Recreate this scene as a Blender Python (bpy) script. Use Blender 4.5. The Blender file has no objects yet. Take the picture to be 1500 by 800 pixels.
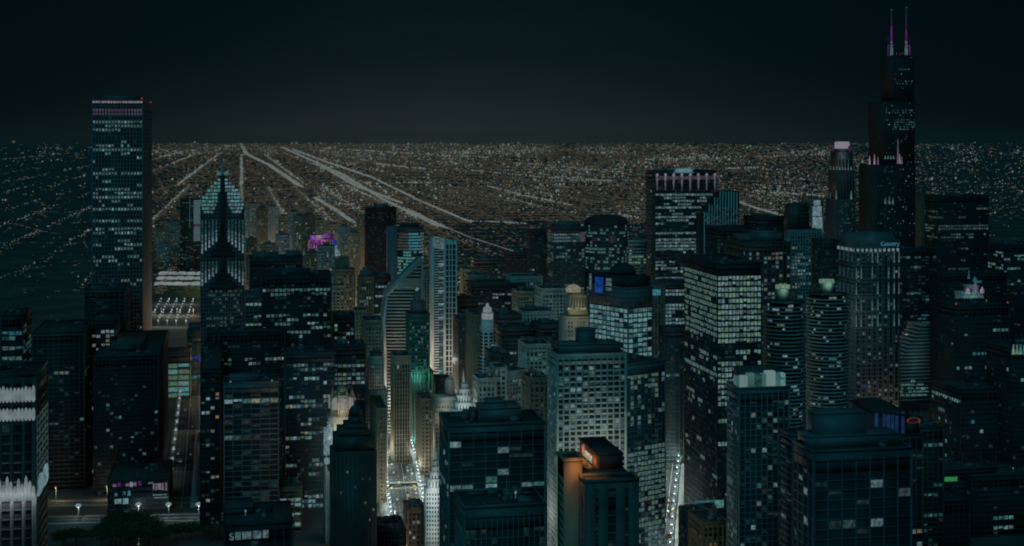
import bpy, math, random
import numpy as np
R = math.radians
random.seed(7)
rng = np.random.default_rng(11)
sc = bpy.context.scene
COL = sc.collection

# ------------------------------------------------------------------ camera
F, CX, HV, CAMZ, YAW = 2097.0, 750.0, 203.0, 305.0, R(10.7)
cam_d = bpy.data.cameras.new('camera')
cam = bpy.data.objects.new('camera', cam_d); COL.objects.link(cam)
cam_d.sensor_fit = 'HORIZONTAL'; cam_d.sensor_width = 36.0
cam_d.lens = 36.0*F/1500.0
cam_d.shift_y = -(400.0-HV)/1500.0
cam_d.clip_start = 1.0; cam_d.clip_end = 400000.0
cam.location = (0, 0, CAMZ); cam.rotation_euler = (R(90), 0, -YAW)
sc.camera = cam

# ------------------------------------------------------------------ night sky
w = bpy.data.worlds.new('World'); sc.world = w; w.use_nodes = True
nt = w.node_tree; nt.nodes.clear()
def N(t, **k):
    n = nt.nodes.new(t)
    for a, b in k.items(): setattr(n, a, b)
    return n
def mth(op, a, b=None, c=None, clamp=False):
    n = N('ShaderNodeMath', operation=op); n.use_clamp = clamp
    for i, x in enumerate((a, b, c)):
        if x is None: continue
        if isinstance(x, (int, float)): n.inputs[i].default_value = x
        else: nt.links.new(x, n.inputs[i])
    return n.outputs[0]
tc = N('ShaderNodeTexCoord'); sep = N('ShaderNodeSeparateXYZ')
nt.links.new(tc.outputs['Generated'], sep.inputs[0])
X_, Y_, Z_ = sep.outputs
hl = mth('SQRT', mth('ADD', mth('MULTIPLY', X_, X_), mth('MULTIPLY', Y_, Y_)))
elev = mth('ARCTAN2', Z_, hl)                              # radians above the horizon
az = mth('SUBTRACT', mth('ARCTAN2', X_, Y_), R(9.0))
azg = mth('EXPONENT', mth('MULTIPLY', mth('MULTIPLY', az, az), -1/(R(11.0)**2)))
azw = mth('EXPONENT', mth('MULTIPLY', mth('MULTIPLY', az, az), -1/(R(17.0)**2)))
epos = mth('MAXIMUM', elev, 0.0)
e1 = mth('EXPONENT', mth('MULTIPLY', epos, -1/R(2.3)))
cln = N('ShaderNodeTexNoise'); cln.inputs['Scale'].default_value = 5.0; cln.inputs['Detail'].default_value = 4.0
cmap = N('ShaderNodeMapping'); cmap.inputs['Scale'].default_value = (1, 1, 5); nt.links.new(tc.outputs['Generated'], cmap.inputs['Vector']); nt.links.new(cmap.outputs[0], cln.inputs['Vector'])
azg = mth('MULTIPLY', azg, mth('ADD', mth('MULTIPLY', cln.outputs['Fac'], .7), .65))
e2 = mth('EXPONENT', mth('MULTIPLY', epos, -1/R(0.9)))
zen = mth('SMOOTH_MIN', mth('MAXIMUM', mth('DIVIDE', mth('SUBTRACT', elev, R(9)), R(45)), 0.0), 1.0, 0.1)
def col_scale(c, f):
    n = N('ShaderNodeVectorMath', operation='SCALE'); n.inputs[0].default_value = c
    nt.links.new(f, n.inputs['Scale']); return n.outputs[0]
def vadd(a, b):
    n = N('ShaderNodeVectorMath', operation='ADD')
    for i, x in enumerate((a, b)):
        if isinstance(x, tuple): n.inputs[i].default_value = x
        else: nt.links.new(x, n.inputs[i])
    return n.outputs[0]
sky = vadd((0.0001, 0.0034, 0.0042), col_scale((0.0112, 0.0120, 0.0125), mth('MULTIPLY', azg, e1)))
sky = vadd(sky, col_scale((0.0006, 0.0042, 0.0062), mth('MULTIPLY', azg, mth('EXPONENT', mth('MULTIPLY', epos, -1/R(7.0))))))
sky = vadd(sky, col_scale((0.0075, 0.0060, 0.0030), mth('MULTIPLY', azw, e2)))
sky = vadd(sky, col_scale((0.005, 0.042, 0.058), zen))       # added fill: unseen upper sky set brighter than the sky in view
# a whisper of a Sky Texture keeps the dome uneven
nish = N('ShaderNodeTexSky', sky_type='NISHITA'); nish.sun_disc = False
nish.sun_elevation = R(48); nish.sun_rotation = R(200)
ns = N('ShaderNodeVectorMath', operation='SCALE'); nt.links.new(nish.outputs[0], ns.inputs[0]); ns.inputs['Scale'].default_value = 0.00002
sky = vadd(sky, ns.outputs[0])
bg = N('ShaderNodeBackground'); bg.inputs['Strength'].default_value = 1.0
nt.links.new(sky, bg.inputs['Color'])
wo = N('ShaderNodeOutputWorld'); nt.links.new(bg.outputs[0], wo.inputs[0])

# added moonlight fill from behind the camera, lifting the dark walls
sd = bpy.data.lights.new('moon_fill', 'SUN'); sd.energy = 0.31; sd.angle = R(28); sd.color = (0.09, 0.76, 1.0)
moon_fill = bpy.data.objects.new('moon_fill', sd); COL.objects.link(moon_fill)
moon_fill.rotation_euler = (R(50), 0, R(-24))

sc.view_settings.view_transform = 'Standard'; sc.view_settings.look = 'None'
sc.view_settings.exposure = 0.12; sc.view_settings.gamma = 1; sc.view_settings.use_curve_mapping = False
cy = sc.cycles
cy.use_denoising = True; cy.denoiser = 'OPENIMAGEDENOISE'
cy.denoising_input_passes = 'RGB_ALBEDO_NORMAL'
HAZE = 7e-6
cy.max_bounces = 3; cy.diffuse_bounces = 1; cy.glossy_bounces = 2; cy.transmission_bounces = 2; cy.volume_bounces = 0
cy.sample_clamp_indirect = 0.3; cy.sample_clamp_direct = 0.0
cy.caustics_reflective = False; cy.caustics_refractive = False
cy.use_light_tree = True
cy.filter_width = 1.9

# ------------------------------------------------------------------ materials
def srgb(r, g, b):
    f = lambda c: (c/255/12.92) if c/255 <= 0.04045 else ((c/255+0.055)/1.055)**2.4
    return (f(r), f(g), f(b))
MATS = {}
def mat(name, col, rough=0.8, var=0.25, scale=0.08, metal=0.0, spec=0.3):
    """surface whose base colour wanders a little with weathering"""
    if name in MATS: return MATS[name]
    m = bpy.data.materials.new(name); m.use_nodes = True; MATS[name] = m
    t = m.node_tree; b = t.nodes['Principled BSDF']
    b.inputs['Roughness'].default_value = rough; b.inputs['Metallic'].default_value = metal
    b.inputs['Specular IOR Level'].default_value = spec
    g = t.nodes.new('ShaderNodeNewGeometry'); n = t.nodes.new('ShaderNodeTexNoise')
    n.inputs['Scale'].default_value = scale; n.inputs['Detail'].default_value = 5.0
    t.links.new(g.outputs['Position'], n.inputs['Vector'])
    mr = t.nodes.new('ShaderNodeMapRange'); mr.inputs['From Min'].default_value = .3; mr.inputs['From Max'].default_value = .7
    mr.inputs['To Min'].default_value = 1-var; mr.inputs['To Max'].default_value = 1+var
    t.links.new(n.outputs['Fac'], mr.inputs['Value'])
    s = t.nodes.new('ShaderNodeVectorMath'); s.operation = 'SCALE'; s.inputs[0].default_value = col
    t.links.new(mr.outputs[0], s.inputs['Scale']); t.links.new(s.outputs[0], b.inputs['Base Color'])
    return m
def emit(name, col, var=0.75, scale=0.55, sample=False):
    """a lit pane, lamp, sign or painted glow: emission that varies from pane to pane as interiors do"""
    if name in MATS: return MATS[name]
    m = bpy.data.materials.new(name); m.use_nodes = True; MATS[name] = m
    t = m.node_tree; b = t.nodes['Principled BSDF']
    b.inputs['Base Color'].default_value = (.02, .025, .03, 1); b.inputs['Roughness'].default_value = .5
    b.inputs['Emission Color'].default_value = (*col, 1); b.inputs['Emission Strength'].default_value = 1.0
    if var:
        g = t.nodes.new('ShaderNodeNewGeometry'); n = t.nodes.new('ShaderNodeTexNoise')
        n.inputs['Scale'].default_value = scale; n.inputs['Detail'].default_value = 3.0
        t.links.new(g.outputs['Position'], n.inputs['Vector'])
        mr = t.nodes.new('ShaderNodeMapRange'); mr.inputs['From Min'].default_value = .3; mr.inputs['From Max'].default_value = .7
        mr.inputs['To Min'].default_value = 1-var; mr.inputs['To Max'].default_value = 1+var*.6
        t.links.new(n.outputs['Fac'], mr.inputs['Value']); t.links.new(mr.outputs[0], b.inputs['Emission Strength'])
    m.cycles.emission_sampling = 'AUTO' if sample else 'NONE'
    return m
M_CONC = mat('weathered concrete', (.32, .32, .31))
M_LIME = mat('limestone', (.48, .45, .39))
M_WHITE = mat('glazed white terracotta', (.75, .75, .72), rough=.5, var=.12)
M_BROWN = mat('brown brick', (.24, .17, .11))
M_BUFF = mat('buff brick', (.34, .27, .18))
M_RED = mat('red brick', (.25, .11, .06))
M_DARK = mat('dark painted steel', (.07, .075, .08), rough=.5)
M_BLACK = mat('black anodised cladding', (.045, .05, .055), rough=.7, spec=.1)
M_BRONZE = mat('bronze cladding', (.085, .075, .065), rough=.5)
M_GREY = mat('grey metal panel', (.15, .16, .17), rough=.5)
M_GREEN = mat('green terracotta', (.05, .16, .13), rough=.6)
M_ROOF = mat('roof felt', (.06, .06, .06), rough=.95, scale=.15)
M_GRAVEL = mat('roof gravel', (.14, .14, .13), rough=.95, scale=.3)
M_GLASS = mat('dark window glass', (.035, .04, .045), rough=.35, spec=.06, var=.1)
M_GLASSB = mat('teal window glass', (.045, .07, .075), rough=.35, spec=.08, var=.1)
M_ASPH = mat('asphalt', (.05, .05, .05), rough=.9, scale=.2)
M_PAVE = mat('pavement', (.25, .24, .22), rough=.9, scale=.3)
M_PAINT = mat('road paint', (.75, .75, .7), rough=.7, scale=1.0)
M_BARK = mat('bark', (.07, .05, .035), rough=.95, scale=2)
M_LEAF = mat('leaves', (.05, .075, .03), rough=.8, scale=.5, var=.5)
M_METAL = mat('dark painted post', (.08, .09, .09), rough=.5)
M_MAST = mat('mast steel', (.5, .45, .5), rough=.6)
M_CARS = [mat('car paint '+n, c, rough=.35) for n, c in (('silver', (.4, .4, .42)), ('black', (.02, .02, .02)), ('yellow', (.6, .4, .03)), ('white', (.7, .7, .7)), ('maroon', (.2, .02, .02)))]
M_TYRE = mat('tyre', (.02, .02, .02))
# light colours (the photograph's whites stop at a dim grey)
C = dict(white=(.086, .150, .166), warm=(.130, .140, .105), teal=(.045, .145, .130), green=(.085, .155, .105), cyan=(.025, .12, .16),
         aqua=(.070, .160, .168), blue=(.002, .018, .20), amber=(.115, .072, .028), red=(.16, .030, .016), purple=(.13, .012, .17), pink=(.155, .120, .165),
         pale=(.072, .132, .122), sodium=(.15, .11, .06))
LEVEL = {'hi': 1.22, 'mid': .66, 'lo': .28, 'dim': .11}
EM = {}
for cn, c in C.items():
    for ln, f in LEVEL.items():
        EM[(cn, ln)] = emit('%s light %s' % (cn, ln), tuple(x*f for x in c))
E_LAMP = emit('street lamp globe', (.145, .195, .20), var=0)
E_SOD = emit('sodium lamp globe', (.20, .135, .06), var=0)

# ------------------------------------------------------------------ mesh helpers
_BV = np.array([[0,0,0],[1,0,0],[1,1,0],[0,1,0],[0,0,1],[1,0,1],[1,1,1],[0,1,1]], float)
_BF = np.array([[0,3,2,1],[4,5,6,7],[0,1,5,4],[1,2,6,5],[2,3,7,6],[3,0,4,7]])
class MB:
    """collects boxes, prisms and lathed shapes, then links them as one mesh object"""
    def __init__(s): s.v = []; s.f = []; s.m = []; s.n = 0; s.bx = []; s.bm = []
    def box(s, x0, x1, y0, y1, z0, z1, m=0):
        s.bx.append((x0, x1, y0, y1, z0, z1)); s.bm.append(m); return s
    def poly(s, verts, faces, m=0):
        s.v += [tuple(p) for p in verts]; s.f += [tuple(i+s.n for i in f) for f in faces]; s.m += [m]*len(faces); s.n += len(verts); return s
    def prism(s, pts, y0, y1, m=0):
        """outline in the x-z plane pushed from y0 to y1 (counter-clockwise seen from the front)"""
        n = len(pts)
        return s.poly([(x, y0, z) for x, z in pts]+[(x, y1, z) for x, z in pts],
                      [tuple(range(n)), tuple(range(2*n-1, n-1, -1))]+[(i, n+i, n+(i+1) % n, (i+1) % n) for i in range(n)], m)
    def lathe(s, prof, n=16, cx=0, cy=0, m=0, rot=0.0):
        V = []; Fc = []
        for r, z in prof:
            for k in range(n):
                a = 2*math.pi*(k+rot)/n; V.append((cx+r*math.cos(a), cy+r*math.sin(a), z))
        for j in range(len(prof)-1):
            for k in range(n):
                Fc.append((j*n+k, j*n+(k+1) % n, (j+1)*n+(k+1) % n, (j+1)*n+k))
        Fc.append(tuple(range(n-1, -1, -1))); Fc.append(tuple((len(prof)-1)*n+k for k in range(n)))
        return s.poly(V, Fc, m)
    def mesh(s, name, mats):
        me = bpy.data.meshes.new(name)
        nb = len(s.bx)
        V = np.array(s.v, float).reshape(-1, 3)
        lens = [len(f) for f in s.f]; idx = [i for f in s.f for i in f]; mi = list(s.m)
        if nb:
            B = np.array(s.bx); lo = B[:, [0, 2, 4]]; hi = B[:, [1, 3, 5]]
            BV = (lo[:, None, :]+_BV[None]*(hi-lo)[:, None, :]).reshape(-1, 3)
            BF = (_BF[None]+(np.arange(nb)*8)[:, None, None]+len(V)).reshape(-1)
            V = np.vstack([V, BV]); lens = np.concatenate([np.array(lens, int), np.full(nb*6, 4)]); idx = np.concatenate([np.array(idx, int), BF])
            mi = np.concatenate([np.array(mi, int), np.repeat(np.array(s.bm, int), 6)])
        lens = np.array(lens, int); idx = np.array(idx, int); mi = np.array(mi, int)
        me.vertices.add(len(V)); me.vertices.foreach_set('co', V.ravel())
        me.loops.add(len(idx)); me.loops.foreach_set('vertex_index', idx)
        me.polygons.add(len(lens)); me.polygons.foreach_set('loop_start', np.concatenate([[0], np.cumsum(lens)[:-1]]))
        me.polygons.foreach_set('material_index', mi)
        for m in (mats if isinstance(mats, (list, tuple)) else [mats]): me.materials.append(m)
        me.update(calc_edges=True); return me
    def build(s, name, mats, parent=None, **props):
        o = bpy.data.objects.new(name, s.mesh(name, mats)); COL.objects.link(o)
        if parent is not None: o.parent = parent
        for k, v in props.items(): o[k] = v
        return o
def thing(name, label, cat, loc=(0, 0, 0), rz=0.0, group=None):
    o = bpy.data.objects.new(name, None); COL.objects.link(o); o.location = loc; o.rotation_euler = (0, 0, rz)
    o.empty_display_size = 5
    o['label'] = label; o['category'] = cat
    if group: o['group'] = group
    return o
def tag(o, label=None, cat=None, group=None, kind=None):
    for k, v in (('label', label), ('category', cat), ('group', group), ('kind', kind)):
        if v: o[k] = v
    return o
def lamp(name, loc, power, col, parent=None, radius=1.0, spot=None):
    power *= {'floodlight': .16, 'sign_floodlight': .45, 'roof_floodlight': .16, 'street_glow': .5, 'hotel_fill_light': 1.0}.get(name, 1.0)
    d = bpy.data.lights.new(name, 'SPOT' if spot else 'POINT'); d.energy = power; d.color = col; d.shadow_soft_size = radius
    o = bpy.data.objects.new(name, d); COL.objects.link(o); o.location = loc
    if spot:
        d.spot_size = spot[0]; d.spot_blend = .6
        from mathutils import Vector
        o.rotation_euler = Vector(spot[1]).to_track_quat('-Z', 'Y').to_euler()
    if parent is not None: o.parent = parent
    return o

# ------------------------------------------------------------------ survey: sight lines to places
def tang(u): return math.tan(YAW+math.atan((u-CX)/F))
def dep(x, y): return x*math.sin(YAW)+y*math.cos(YAW)
def zat(v, x, y): return CAMZ-(v-HV)*dep(x, y)/F
def vat(z, x, y): return HV+(CAMZ-z)*F/dep(x, y)
def onplane(u, v, Y): x = Y*tang(u); return x, zat(v, x, Y)
def ground(u, v):
    d = F*CAMZ/(v-HV); t = tang(u); y = d/(t*math.sin(YAW)+math.cos(YAW)); return t*y, y
def uat(x, y): return CX+F*math.tan(math.atan2(x, y)-YAW)

# ------------------------------------------------------------------ towers
NW = [0]
def pick(pal):
    r = random.random(); a = 0
    for k, p in pal:
        a += p
        if r <= a: return k
    return pal[-1][0]
PAL_OFF = [(('white', 'hi'), .16), (('white', 'mid'), .20), (('pale', 'mid'), .16), (('teal', 'mid'), .10), (('warm', 'mid'), .12), (('warm', 'hi'), .04), (('white', 'lo'), .14), (('teal', 'lo'), .08)]
PAL_TEAL = [(('teal', 'hi'), .22), (('teal', 'mid'), .30), (('pale', 'hi'), .18), (('cyan', 'mid'), .10), (('white', 'mid'), .2)]
PAL_GREEN = [(('pale', 'hi'), .35), (('green', 'hi'), .35), (('green', 'mid'), .2), (('white', 'hi'), .1)]
PAL_WHITE = [(('white', 'hi'), .6), (('white', 'mid'), .25), (('warm', 'mid'), .15)]
PAL_WARM = [(('warm', 'hi'), .18), (('warm', 'mid'), .32), (('white', 'mid'), .2), (('amber', 'hi'), .15), (('white', 'hi'), .15)]
PAL_DIM = [(('teal', 'lo'), .35), (('white', 'lo'), .3), (('teal', 'mid'), .15), (('white', 'mid'), .12), (('cyan', 'lo'), .08)]
PAL_FAINT = [(('teal', 'dim'), .5), (('white', 'dim'), .3), (('warm', 'dim'), .2)]
PAL_FAR = [(('warm', 'lo'), .20), (('warm', 'mid'), .27), (('amber', 'mid'), .25), (('warm', 'hi'), .12), (('white', 'mid'), .16)]

def lit_rows(nf, nb, p, bands, rowvar, fz):
    """which windows of a face are lit: floor by floor, in runs, as tenants leave them"""
    L = np.zeros((nf, nb), bool)
    for f in range(nf):
        pf = p
        for v0, v1, pb in bands:
            if v0 <= fz[f] < v1: pf = pb
        if rowvar and pf < .9: pf = min(1, pf*random.choice((.1, .3, .7, 1.0, 1.5, 2.4)))
        i = 0
        while i < nb:
            run = random.choice((1, 1, 2, 3, 4)) if rowvar else 1
            if random.random() < pf: L[f, i:i+run] = True
            i += run
    return L

def tower(name, label, cat, Y, uL, uC, uR, vt, phi=None, fh=3.9, bw=4.5, pw=.7, sh=1.2, wall=M_DARK, glass=M_GLASS,
          p=.15, bands=(), pL=None, bandsL=(), pal=PAL_OFF, rowvar=True, parts=60, faint=.22, ys=None, top=2, proj=.4, pier_first=True,
          pent=(), roof=M_ROOF, group=None, vbot=None, zbase=0.0, antenna=None, beacon=False):
    """a block with its near corner on sight line uC at distance Y south; its two seen faces run to uL and uR"""
    if phi is None: phi = 90.0 if uC < 354 else 0.0
    ph = R(phi); tC = tang(uC); Px, Py = Y*tC, Y
    def solve(t, ex, ey):
        den = ex-t*ey
        return (t*Py-Px)/den if abs(den) > 1e-6 else 40.0
    l1 = solve(tang(uR), math.cos(ph), math.sin(ph)) if uR is not None else ys
    l2 = solve(tang(uL), -math.sin(ph), math.cos(ph)) if uL is not None else ys
    if l1 <= 0 or l1 > 400: l1 = ys or 30.0
    if l2 <= 0 or l2 > 400: l2 = ys or 30.0
    if ys and phi == 0 and uL == uC: l2 = ys
    if ys and phi == 90 and uR == uC: l1 = ys
    H = zat(vt, Px, Py)-zbase
    cx, cyy = l1/2, l2/2
    if uC < 250 or uC > 1340: faint *= .3
    c, s = math.cos(ph), math.sin(ph)
    t = thing(name, label, cat, (Px+c*cx-s*cyy, Py+s*cx+c*cyy, zbase), ph, group)
    nf = max(1, int(round(H/fh))); fh = H/nf
    n1 = max(1, int(round(l1/bw))); n2 = max(1, int(round(l2/bw)))
    x0, x1, y0, y1 = -cx, cx, -cyy, cyy
    MB().box(x0, x1, y0, y1, 0, H-.1).build('glazing', glass, t)
    fr = MB(); pj, sj = (proj, proj-.06) if pier_first else (proj-.06, proj)
    for k in range(nf): fr.box(x0-sj, x1+sj, y0-sj, y1+sj, k*fh, k*fh+sh)
    fr.box(x0-sj, x1+sj, y0-sj, y1+sj, H-top*fh-.02, H)
    if pw > 0:
        for i in range(n1+1):
            x = min(max(x0+i*l1/n1, x0+pw/2), x1-pw/2)
            fr.box(x-pw/2, x+pw/2, y0-pj, y0+.1, 0, H-.05); fr.box(x-pw/2, x+pw/2, y1-.1, y1+pj, 0, H-.05)
        for i in range(n2+1):
            y = min(max(y0+i*l2/n2, y0+pw/2), y1-pw/2)
            fr.box(x0-pj, x0+.1, y-pw/2, y+pw/2, 0, H-.05); fr.box(x1-.1, x1+pj, y-pw/2, y+pw/2, 0, H-.05)
        for sx in (x0, x1):
            for sy in (y0, y1): fr.box(sx-pj-.05 if sx < 0 else sx-.3, sx+.3 if sx < 0 else sx+pj+.05, sy-pj-.05 if sy < 0 else sy-.3, sy+.3 if sy < 0 else sy+pj+.05, 0, H-.03)
    fr.build('facade', wall, t)
    # roof, parapet and plant
    rf = MB(); rf.box(x0-.3, x1+.3, y0-.3, y1+.3, H+.01, H+.35)
    rf.build('roof', roof, t)
    pr = MB()
    pr.box(x0-.62, x1+.62, y0-.62, y0-.12, H+.02, H+1.3); pr.box(x0-.62, x1+.62, y1+.12, y1+.62, H+.02, H+1.3)
    pr.box(x0-.62, x0-.12, y0-.1, y1+.1, H+.02, H+1.3); pr.box(x1+.12, x1+.62, y0-.1, y1+.1, H+.02, H+1.3)
    pr.build('parapet', wall, t)
    zt = H+.36
    for (a, b, c0, d0, hh) in pent:
        q = MB(); q.box(x0+a*l1, x0+b*l1, y0+c0*l2, y0+d0*l2, zt, zt+hh)
        q.box(x0+a*l1-.3, x0+b*l1+.3, y0+c0*l2-.3, y0+d0*l2+.3, zt+hh+.01, zt+hh+.6)
        q.build('mechanical_penthouse', M_GREY if wall is not M_BLACK else M_DARK, t)
    if l1 > 14 and l2 > 14:
        for k in range(random.randint(2, 5)):
            a = random.uniform(.1, .8); b = random.uniform(.1, .8); ww = random.uniform(2, 4.5); dd = random.uniform(2, 5); hh = random.uniform(1.2, 3)
            q = MB(); X0, Y0_ = x0+a*l1, y0+b*l2
            q.box(X0, X0+ww, Y0_, Y0_+dd, zt-.1, zt+hh); q.lathe([(ww*.3, zt+hh-.05), (ww*.3, zt+hh+.5)], 10, X0+ww/2, Y0_+dd/2)
            q.build('cooling_unit', M_GREY, t)
    if Y < 1260 and l1 > 12 and l2 > 10:
        for k in range(random.randint(3, 6)):
            X0, Y0_ = x0+random.uniform(.06, .8)*l1, y0+random.uniform(.04, .85)*l2; q = MB()
            if random.random() < .5: q.box(X0, X0+random.uniform(4, 9), Y0_, Y0_+.8, zt+.3, zt+1.1)
            else: q.box(X0, X0+.8, Y0_, Y0_+random.uniform(4, 8), zt+.3, zt+1.1)
            q.build('roof_duct', M_GREY, t)
        X0, Y0_ = x0+random.uniform(.15, .7)*l1, y0+random.uniform(.3, .8)*l2
        q = MB(); q.box(X0, X0+3.4, Y0_, Y0_+4.2, zt-.1, zt+3.0); q.box(X0-.2, X0+3.6, Y0_-.2, Y0_+4.4, zt+3.01, zt+3.25); q.build('stair_house', wall, t)
        for k in range(random.randint(1, 3)):
            X0, Y0_ = x0+random.uniform(.1, .9)*l1, y0+random.uniform(.2, .9)*l2
            MB().lathe([(.14, zt-.1), (.10, zt+4), (.04, zt+random.uniform(6, 10))], 6, X0, Y0_).build('antenna', M_MAST, t)
        if random.random() < .5:
            X0, Y0_ = x0+random.uniform(.1, .9)*l1, y0+random.uniform(.1, .5)*l2
            MB().lathe([(.1, zt), (.1, zt+1.8), (.4, zt+1.9), (.45, zt+2.4), (.2, zt+2.8)], 8, X0, Y0_).build('roof_lamp', EM[random.choice((('white','hi'), ('warm','hi'), ('red','hi')))], t)
    if antenna:
        a, b, hh = antenna
        MB().lathe([(.5, zt), (.35, zt+hh*.6), (.12, zt+hh)], 6, x0+a*l1, y0+b*l2).build('antenna', M_MAST, t)
    if beacon:
        for sx, sy in ((x0+.8, y0+.8), (x1-.8, y0+.8)):
            MB().lathe([(.12, zt), (.12, zt+1.4), (.75, zt+1.5), (.9, zt+2.2), (.5, zt+2.9)], 8, sx, sy).build('warning_light', EM[('red', 'hi')], t)
    # lit windows on the two seen faces
    pxm = F/dep(Px, Py)
    wins = []
    fz = [vat(zbase+(k+.6)*fh, Px, Py) for k in range(nf)]
    for face, nbays, L_, pp, bb in (('R', n1, l1, p, bands), ('L', n2, l2, p if pL is None else pL, bandsL if pL is not None else bands)):
        if L_ < 3: continue
        lit = lit_rows(nf-top, nbays, pp, bb, rowvar, fz)
        b = L_/nbays
        dimm = (rng.random(lit.shape) < faint) & ~lit
        for k, i in list(zip(*np.nonzero(lit)))+list(zip(*np.nonzero(dimm))):
            isdim = dimm[k, i]
            a0, a1 = i*b+pw/2+.08, (i+1)*b-pw/2-.08
            if a1-a0 < .3: continue
            z0, z1 = k*fh+sh+.08, (k+1)*fh-.08
            if vbot and fz[k] > vbot: continue
            if random.random() < .25: z0 = z0+(z1-z0)*random.uniform(0, .5)     # blinds
            if face == 'R': bx = (x0+a0, x0+a1, y0-.14, y0-.04, z0, z1)
            else: bx = (x0-.14, x0-.04, y0+a0, y0+a1, z0, z1)
            if isdim and random.random() < .6: bx = bx[:4]+(z0+(z1-z0)*.45, z1)
            wins.append((fz[k] < 812 and not isdim, (a1-a0)*(z1-z0), bx, pick(PAL_FAINT) if isdim else pick(pal)))
    wins.sort(key=lambda q: (not q[0], -q[1]))
    if pxm*fh < 3.2: parts = 0
    cut = len(wins) if len(wins) <= parts else parts
    cache = {}
    for _, _, bx, key in wins[:cut]:
        size = tuple(round(v, 2) for v in (bx[1]-bx[0], bx[3]-bx[2], bx[5]-bx[4])); kk = (size, key)
        if kk not in cache:
            cache[kk] = MB().box(0, size[0], 0, size[1], 0, size[2]).mesh('lit_window', EM[key])
        o = bpy.data.objects.new('lit_window', cache[kk]); COL.objects.link(o); o.parent = t; o.location = (bx[0], bx[2], bx[4])
        NW[0] += 1
    if wins[cut:]:
        keys = sorted({q[3] for q in wins[cut:]}); q_ = MB()
        for _, _, bx, key in wins[cut:]: q_.box(*bx, keys.index(key))
        q_.build('lit_windows', [EM[k] for k in keys], t, kind='stuff')
    return dict(t=t, l1=l1, l2=l2, H=H, x0=x0, x1=x1, y0=y0, y1=y1, zt=zt, fh=fh)

def local(t, x, y, z):
    """world point into a thing's own frame"""
    dx, dy = x-t.location[0], y-t.location[1]; a = -t.rotation_euler[2]
    return dx*math.cos(a)-dy*math.sin(a), dx*math.sin(a)+dy*math.cos(a), z-t.location[2]
def pbox(mb, t, uL, uR, vT, vB, Y, th, m=0):
    """block seen between two sight lines, on the wall plane at distance Y"""
    xl, zt = onplane(uL, vT, Y); xr, _ = onplane(uR, vT, Y); zb = onplane((uL+uR)/2, vB, Y)[1]
    zt = onplane((uL+uR)/2, vT, Y)[1]
    lx, ly, lz = t.location
    mb.box(xl-lx, xr-lx, Y-ly, Y+th-ly, max(zb, 0)-lz, zt-lz, m); return mb
def pprism(mb, t, pts, Y, th, m=0):
    lx, ly, lz = t.location
    q = [onplane(u, v, Y) for u, v in pts]
    mb.prism([(x-lx, z-lz) for x, z in q], Y-ly, Y+th-ly, m); return mb
def at_base(name, label, cat, u, Y, group=None):
    return thing(name, label, cat, (Y*tang(u), Y, 0), 0.0, group)

#==SETTING==
# ------------------------------------------------------------------ ground
g = MB(); S = 92000.0
g.poly([(-S, -2400, 0), (S, -2400, 0), (S, S, 0), (-S, S, 0)], [(0, 1, 2, 3)])
M_GROUND = mat('city ground', (.075, .07, .06), rough=.95, scale=.012, var=.5)
tag(g.build('ground', M_GROUND), kind='structure')

def road(name, pts, width, walk=5.0, lanes=True):
    """carriageway with raised pavements; pts are ground points"""
    P = [np.array(p, float) for p in pts]
    a, b, k, ln = MB(), MB(), MB(), MB()
    for i in range(len(P)-1):
        d = (P[i+1]-P[i]); L = np.linalg.norm(d); d /= L; n = np.array([-d[1], d[0]])
        def strip(mb, o0, o1, z0, z1, s0=0, s1=L):
            q = [P[i]+d*s0+n*o0, P[i]+d*s1+n*o0, P[i]+d*s1+n*o1, P[i]+d*s0+n*o1]
            V = [(*p, z0) for p in q]+[(*p, z1) for p in q]
            mb.poly(V, [(3, 2, 1, 0), (4, 5, 6, 7), (0, 1, 5, 4), (1, 2, 6, 5), (2, 3, 7, 6), (3, 0, 4, 7)])
        strip(a, -width/2, width/2, -.2, .006+.002*i)
        strip(k, width/2, width/2+walk, -.2, .14+.002*i); strip(k, -width/2-walk, -width/2, -.2, .14+.002*i)
        if lanes:
            nl = max(2, int(width/3.6))
            for j in range(1, nl):
                o = -width/2+j*width/nl; s = 0
                if j == nl//2:
                    strip(ln, o-.15, o+.15, -.1, .016+.002*i)
                    continue
                while s < L:
                    strip(ln, o-.09, o+.09, -.1, .016+.002*i, s, min(s+4, L)); s += 12
    tag(a.build(name, M_ASPH), kind='structure')
    tag(k.build('pavement', M_PAVE), kind='structure')
    if lanes: tag(ln.build('road_markings', M_PAINT), kind='structure')
    return P
def gp(*uv): return [ground(u, v) for u, v in uv]
AVE = gp((606, 830), (598, 760), (585, 680), (574, 615), (569, 580))
road('avenue', AVE, 26, 9)
AVE2 = gp((965, 830), (972, 760), (981, 690), (989, 630), (994, 570), (998, 520))
road('street', AVE2, 20, 9)
COLB = gp((262, 745), (268, 690), (273, 630), (277, 580), (281, 540))
road('park_drive', COLB, 18, 5)
EWR = gp((40, 763), (120, 761), (330, 757), (440, 754))
road('cross_street', EWR, 16, 5)
EW3 = gp((70, 738), (200, 735), (325, 731))
road('embankment_road', EW3, 12, 4)
EW2 = gp((420, 716), (560, 712), (640, 709), (760, 705))
road('river_drive', EW2, 14, 5)
#==BUILD==
T = tower
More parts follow.
